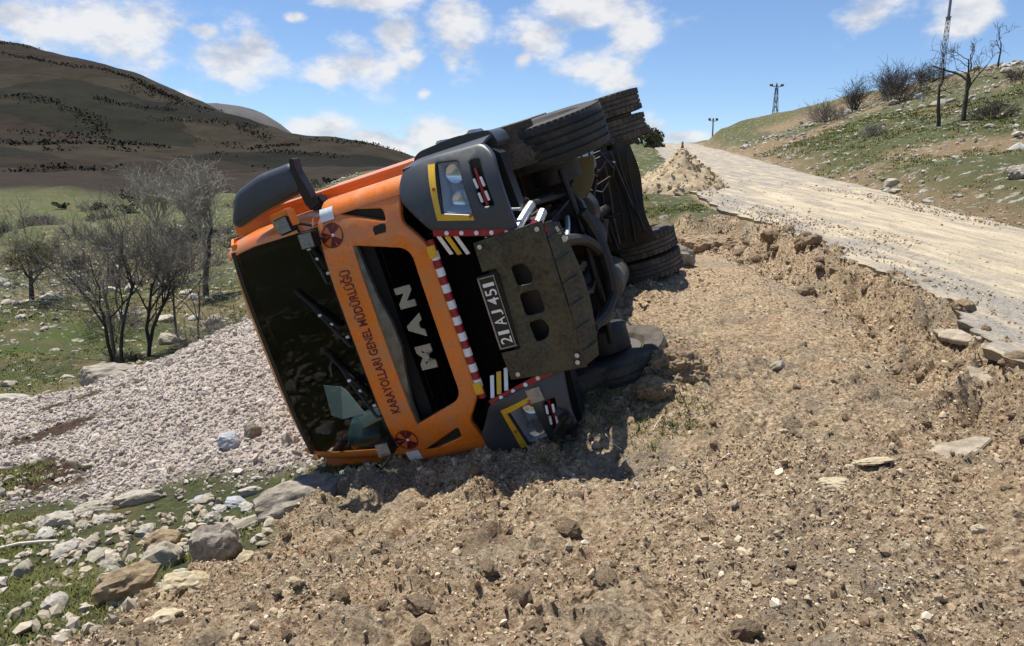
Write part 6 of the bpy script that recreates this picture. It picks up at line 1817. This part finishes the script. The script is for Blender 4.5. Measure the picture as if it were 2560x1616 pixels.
def shrub(x, y, w, h, seed, label, mat, n=70, group=None, minr=0.006, name='shrub'):
    rng = np.random.default_rng(seed)
    z = float(height(np.array([x]), np.array([y]))[0])
    out = {0: [], 1: [], 2: [], 3: []}
    for i in range(n):
        a = rng.uniform(0, 6.28); r = rng.random() ** 0.7
        d = np.array([math.cos(a) * r * w / h * 0.8, math.sin(a) * r * w / h * 0.8, 1.0 - 0.5 * r]); d /= np.linalg.norm(d)
        st = np.array([math.cos(a) * r * w * 0.25, math.sin(a) * r * w * 0.25, -0.05])
        grow(rng, st, d, h * rng.uniform(0.45, 0.75), minr * 1.6, 2, 3, out, 0.8, 0.15, (3, 6), minr)
    V, F = tubes_np(out[2] + out[3], 3)
    V = V + np.array([x, y, z])
    c = np.array([x, y, z]); me = np_mesh(name, V - c, F)
    o = mesh_obj(name, me, MATS[mat]); o.location = c
    return tag(o, label, 'shrub', group)


def leafy_bush(x, y, w, h, seed, label, mat, n=1500, group=None, base=None):
    """dense evergreen scrub: a few stems under many small leaf faces"""
    rng = np.random.default_rng(seed)
    z = float(height(np.array([x]), np.array([y]))[0]) if base is None else base
    lob = rng.normal(size=(7, 3)) * np.array([w * 0.28, w * 0.28, h * 0.20]) + np.array([0, 0, h * 0.5])
    k = rng.integers(7, size=n)
    d = rng.normal(size=(n, 3)); d /= np.linalg.norm(d, axis=1)[:, None]
    P = lob[k] + d * np.array([w * 0.26, w * 0.26, h * 0.30]) * rng.uniform(0.5, 1.0, n)[:, None] ** 0.5
    P[:, 2] = np.maximum(P[:, 2], 0.02)
    s = w * 0.055 * rng.uniform(0.5, 1.4, n)
    M_ = rand_rot(rng, n)
    q = np.array([(-1, -0.6, 0), (1, -0.6, 0), (0.3, 1.1, 0.2)])
    V = np.einsum('nij,kj->nki', M_, q) * s[:, None, None] + P[:, None, :]
    t = bpy.data.objects.new('bush', None); COL.objects.link(t); t.location = (x, y, z - 0.04 + (0.25 if x < -10 else 0))
    mesh_obj('foliage', np_mesh('foliage', V.reshape(-1, 3), np.arange(n * 3).reshape(-1, 3), False), MATS[mat], t)
    segs = [([(0, 0, 0), tuple(l * 0.5), tuple(l)], [w * 0.02, w * 0.014, w * 0.008]) for l in lob]
    Vt, Ft = tubes_np(segs, 4); mesh_obj('stems', np_mesh('stems', Vt, Ft), MATS['dark_bark'], t)
    return tag(t, label, 'bush', group)


def build_plants():
    worn('dark_bark', (0.045, 0.038, 0.030), 0.9, amount=0.2, scale=5, var=0.2)
    worn('grey_bark', (0.13, 0.115, 0.095), 0.9, amount=0.2, scale=5, var=0.2)
    worn('pale_twig', (0.34, 0.31, 0.255), 0.9, amount=0.1, scale=3, var=0.25, dirt=(0.10, 0.085, 0.065))
    worn('dark_twig', (0.055, 0.046, 0.038), 0.9, amount=0.2, scale=3, var=0.25)
    worn('budding_twig', (0.105, 0.100, 0.040), 0.9, amount=0.2, scale=3, var=0.25)
    worn('grey_twig', (0.17, 0.15, 0.128), 0.9, amount=0.2, scale=3, var=0.25)
    rocky('dark_leaf', (0.012, 0.015, 0.008), (0.030, 0.034, 0.017), (1.4, 1.3, 1.1), scale=1.5, bump=0, per_object=False)
    rocky('hedge_leaf', (0.010, 0.0105, 0.006), (0.019, 0.019, 0.011), (1.3, 1.25, 1.1), scale=0.4, bump=0, per_object=False)
    rocky('olive_leaf', (0.075, 0.080, 0.045), (0.14, 0.138, 0.085), (1.3, 1.25, 1.1), scale=1.5, bump=0, per_object=False)
    T = bare_tree
    T(-18.0, 27.6, 3.4, 1, 'small tree with leaning dark trunk and greenish budding twigs on the lower slope', 'dark_bark', 'budding_twig', lean=(0.16, 0), spread=0.85, upw=0.12, rad=0.10, minr=0.006, kids=(5, 7), trunk_frac=0.40)
    T(-11.7, 21.3, 4.6, 2, 'bare tree with several dark stems rising from one clump at the meadow edge', 'dark_bark', 'grey_twig', stems=3, spread=0.62, upw=0.20, rad=0.058, minr=0.0045, kids=(4, 6), trunk_frac=0.45)
    T(-11.2, 22.1, 4.0, 3, 'bare tree with twin trunks close behind the many-stemmed clump', 'dark_bark', 'grey_twig', stems=2, spread=0.62, upw=0.22, rad=0.060, minr=0.0045, kids=(4, 6), trunk_frac=0.45)
    T(-11.0, 23.9, 4.2, 4, 'slender bare tree between the twin-trunked tree and the gravel', 'grey_bark', 'grey_twig', spread=0.55, upw=0.25, rad=0.045, minr=0.0045, lean=(0.05, 0), kids=(3, 5))
    T(-9.9, 23.0, 3.4, 5, 'thin grey sapling near the rim of the gravel', 'grey_bark', 'grey_twig', spread=0.5, upw=0.3, rad=0.035, minr=0.0045)
    T(-12.7, 30.6, 7.2, 6, 'tallest bare tree with pale upswept branches and a dark trunk', 'dark_bark', 'pale_twig', spread=0.55, upw=0.42, rad=0.13, minr=0.009, kids=(5, 7), trunk_frac=0.36, limb='pale_twig')
    T(-16.2, 35.0, 5.4, 7, 'pale bare tree standing behind the tallest tree', 'grey_bark', 'pale_twig', spread=0.5, upw=0.45, rad=0.09, minr=0.009, trunk_frac=0.36, kids=(4, 6), limb='pale_twig')
    T(18.1, 32.6, 3.7, 8, 'crooked thin dark tree on the hillside below the tall pole', 'dark_bark', 'dark_twig', lean=(-0.14, 0), spread=0.8, upw=0.15, rad=0.085, minr=0.007, kids=(2, 4))
    T(19.0, 32.4, 3.9, 9, 'dark tree with a stout trunk rising out of a grey shrub on the hillside', 'dark_bark', 'dark_twig', spread=0.85, upw=0.12, rad=0.10, minr=0.008, kids=(2, 4))
    T(34.6, 55.5, 3.2, 10, 'small bare tree forked against the sky on the hill crest', 'dark_bark', 'dark_twig', spread=0.7, upw=0.3, rad=0.07, minr=0.010, kids=(2, 4))
    T(33.0, 56.0, 2.4, 11, 'stunted sapling on the hill crest next to the forked tree', 'dark_bark', 'dark_twig', spread=0.5, upw=0.4, rad=0.06, minr=0.010, kids=(2, 3))
    sg = 'bare shrubs'
    shrub(-16.6, 38.0, 3.6, 2.4, 20, 'grey thicket of bare stems under the pale trees', 'grey_twig', 90, minr=0.010)
    shrub(-13.2, 24.6, 2.6, 1.3, 21, 'low tangle of bare brush left of the many-stemmed clump', 'grey_twig', 60, minr=0.008)
    shrub(-11.4, 21.4, 1.2, 0.6, 22, 'dark undergrowth round the foot of the many-stemmed clump', 'dark_twig', 60)
    shrub(-8.6, 21.5, 2.4, 1.4, 23, 'brown brush just behind the rim of the gravel', 'grey_twig', 70, minr=0.007)
    shrub(-6.9, 19.0, 2.0, 1.3, 24, 'brown brush beside the cab roof behind the gravel', 'grey_twig', 70, minr=0.007)
    XY = scatter(np.random.default_rng(78), 24, (-62, -12, 34, 98), lambda x, y: (x > -0.70 * y) * (x < -0.26 * y) * 1.0)
    for i, (x, y) in enumerate(XY):
        shrub(float(x), float(y), 3.2 + (i % 3), 1.3 + 0.3 * (i % 2), 300 + i, 'grey-brown thicket of bare brush on the valley slope', 'grey_twig' if i % 2 else 'dark_twig', 46, 'brush thickets on the valley slope', minr=0.014)
    shrub(20.0, 32.0, 1.8, 1.0, 25, 'grey shrub at the foot of the stout-trunked tree', 'dark_twig', 80, minr=0.007)
    shrub(20.1, 49.0, 2.6, 1.7, 26, 'rounded brown-grey shrub halfway up the hillside', 'grey_twig', 90, minr=0.010)
    shrub(25.2, 50.3, 2.8, 2.2, 27, 'dark shrub with tall shoots near the hill crest', 'dark_twig', 90, minr=0.010)
    shrub(17.2, 36.5, 1.4, 0.8, 28, 'low brown shrub on the tan patch of hillside', 'grey_twig', 50, minr=0.008)
    shrub(29.0, 44.6, 1.8, 0.9, 29, 'low dark shrub in the green grass right of the trees', 'dark_twig', 60, minr=0.009)
    shrub(25.0, 56.5, 0.9, 2.6, 30, 'narrow upright dark shrub on the hill crest', 'dark_twig', 60, minr=0.011)
    shrub(27.4, 56.0, 1.6, 2.6, 31, 'broad upright dark shrub on the hill crest beside the narrow one', 'dark_twig', 80, minr=0.011)
    shrub(29.6, 55.5, 1.8, 1.8, 34, 'spreading dark shrub on the hill crest close to the pole', 'dark_twig', 70, minr=0.011)
    leafy_bush(11.6, 66.0, 2.4, 2.1, 32, 'round olive bush at the top of the road', 'olive_leaf', 1600)
    leafy_bush(15.6, 84.0, 1.8, 1.6, 33, 'small dark bush just over the crest of the road', 'dark_leaf', 800)
    rng = np.random.default_rng(77)
    XY = scatter(rng, 14, (-62, -16, 44, 105), lambda x, y: (x > -0.72 * y) * (x < -0.22 * y) * 1.0)
    for i, (x, y) in enumerate(XY):
        w = rng.uniform(1.0, 2.2); leafy_bush(float(x), float(y), w, w * rng.uniform(0.5, 0.8), 200 + i, 'dark scrub bush on the green valley floor', 'olive_leaf' if i % 2 else 'dark_leaf', 500, 'scrub bushes on the valley floor')
    # hedgerows between the fields on the hill: too far off to count
    V = []
    for hd in HEDGES:
        P = np.array(hd, float)
        for a, b in zip(P[:-1], P[1:]):
            L = np.linalg.norm(b - a); m = int(L * 9)
            q = a + (b - a) * rng.random((m, 1)) + rng.normal(size=(m, 2)) * 2.2
            gate = vnoise(q[:, 0] * 0.06, q[:, 1] * 0.06, 3) > 0.28
            q = q[gate]
            z = hill_h(q[:, 0], q[:, 1])
            V.append(np.c_[q, z + rng.random(len(q)) ** 1.5 * 1.1])
    x = rng.uniform(-330, -40, 42000); y = rng.uniform(150, 440, 42000)
    k = vnoise(x * 0.02, y * 0.035, 15) * 0.6 + vnoise(x * 0.07, y * 0.07, 16) * 0.4 > 0.70
    V.append(np.c_[x[k], y[k], np.maximum(hill_h(x[k], y[k]), height(x[k], y[k], False) * (y[k] < 165) - 99 * (y[k] >= 165)) + rng.random(k.sum()) * 1.0])
    P = np.concatenate(V); n = len(P)
    q = np.array([(-1, -0.6, 0), (1, -0.6, 0), (0.2, 1.1, 0.2)])
    W = np.einsum('nij,kj->nki', rand_rot(rng, n), q) * rng.uniform(0.18, 0.5, n)[:, None, None] + P[:, None, :]
    tag(mesh_obj('hedgerow_scrub', np_mesh('hedgerow_scrub', W.reshape(-1, 3), np.arange(n * 3).reshape(-1, 3), False), MATS['hedge_leaf']), 'dark hedgerows and scrub between the fields of the far hill', 'scrub', kind='stuff')


build_plants()


# ---------------------------------------------------------------- poles
def build_poles():
    worn('galvanised', (0.20, 0.22, 0.24), 0.5, 0.5, amount=0.1, scale=2)
    worn('insulator', (0.10, 0.07, 0.06), 0.3, amount=0.1, scale=2)
    h = lambda x, y: float(height(np.array([x]), np.array([y]))[0])
    def lattice(t, z0, z1, w0, w1, n, r):
        for sx, sy in ((-1, -1), (1, -1), (1, 1), (-1, 1)):
            b = MB(); b.tube([(sx * w0, sy * w0, z0), (sx * w1, sy * w1, z1)], r, 5); b.build('leg', MATS['galvanised'], t)
        for k in range(n):
            a, c = k / n, (k + 1) / n
            wa, wc = w0 + (w1 - w0) * a, w0 + (w1 - w0) * c
            za, zc = z0 + (z1 - z0) * a, z0 + (z1 - z0) * c
            for i, ((ax, ay), (bx, by)) in enumerate((((-1, -1), (1, -1)), ((1, -1), (1, 1)), ((1, 1), (-1, 1)), ((-1, 1), (-1, -1)))):
                f = (k + i) % 2
                p, q = ((ax * wa, ay * wa, za), (bx * wc, by * wc, zc)) if f else ((bx * wa, by * wa, za), (ax * wc, ay * wc, zc))
                b = MB(); b.tube([p, q], r * 0.6, 4); b.build('brace', MATS['galvanised'], t)
    def arms(t, z, span, r):
        b = MB(); b.tube([(-span, 0, z + 0.12), (-span * 0.5, 0, z - 0.02), (0, 0, z), (span * 0.5, 0, z - 0.05), (span, 0, z + 0.1)], r, 6); b.build('cross_arm', MATS['galvanised'], t)
        for x in (-span, -span * 0.75, 0, span * 0.75, span):
            b = MB(); b.tube([(x, 0, z), (x, 0, z + 0.15), (x, 0, z + 0.35), (x, 0, z + 0.45)], [r * 0.8, r * 2.4, r * 2.4, r], 8); b.build('insulator', MATS['insulator'], t)
    # tall pole behind the hill crest trees
    t = bpy.data.objects.new('power_pole', None); COL.objects.link(t); t.location = (32.0, 58.0, h(32.0, 58) - 0.3); t.rotation_euler = (0, R_(1.5), 0)
    lattice(t, 0, 4.6, 0.14, 0.10, 8, 0.022)
    b = MB(); b.box((0, 0, 4.62), (0.30, 0.30, 0.06)); b.build('flange', MATS['galvanised'], t)
    b = MB(); b.tube([(0, 0, 4.4), (0, 0, 8.0), (0, 0, 11.5)], [0.10, 0.085, 0.07], 10); b.build('mast', MATS['galvanised'], t)
    arms(t, 11.2, 1.3, 0.05)
    tag(t, 'tall grey steel pole with lattice foot rising behind the hillside trees', 'pole')
    # lattice pylon beyond the crest
    t = bpy.data.objects.new('lattice_pylon', None); COL.objects.link(t); x, y = 51.2, 150.0
    zt = 21.4; z0 = h(x, y) - 0.5; t.location = (x, y, z0); t.rotation_euler = (0, 0, 0.1)
    lattice(t, 0, zt - z0 - 1.2, 0.8, 0.18, 9, 0.075)
    arms(t, zt - z0 - 1.0, 1.25, 0.085)
    b = MB(); b.tube([(0, 0, zt - z0 - 1.3), (0, 0, zt - z0 - 0.4)], 0.12, 6); b.build('top_post', MATS['galvanised'], t)
    tag(t, 'small lattice pylon with wide cross arm seen over the hill crest', 'pylon')
    t = bpy.data.objects.new('power_pole', None); COL.objects.link(t); x, y = 34.0, 130.0
    zt = 12.6; z0 = h(x, y) - 0.5; t.location = (x, y, z0)
    b = MB(); b.tube([(0, 0, 0), (0, 0, zt - z0)], [0.16, 0.11], 8); b.build('mast', MATS['galvanised'], t)
    arms(t, zt - z0 - 0.3, 0.7, 0.06)
    tag(t, 'far off single pole with short cross arm near the top of the road', 'pole')
    # marker post on the road behind the sand heap
    t = bpy.data.objects.new('marker_post', None); COL.objects.link(t); x, y = 10.7, 48.0; t.location = (x, y, h(x, y) + 0.05)
    b = MB(); b.box((0, 0, 0.03), (0.34, 0.34, 0.06)); b.build('base', MATS['black_plastic'], t, 0.01)
    b = MB(); b.lathe([(0.05, 0.12), (0.55, 0.09), (0.60, 0.05)], (0, 0, 0), 'z', 14); b.build('body', MATS['red_tape'], t)
    b = MB(); b.lathe([(0.58, 0.05), (0.64, 0.07), (0.78, 0.07), (0.84, 0.03)], (0, 0, 0), 'z', 14); b.build('cap', MATS['galvanised'], t)
    tag(t, 'dark red marker post with grey cap standing on the road beyond the sand heap', 'post')


build_poles()
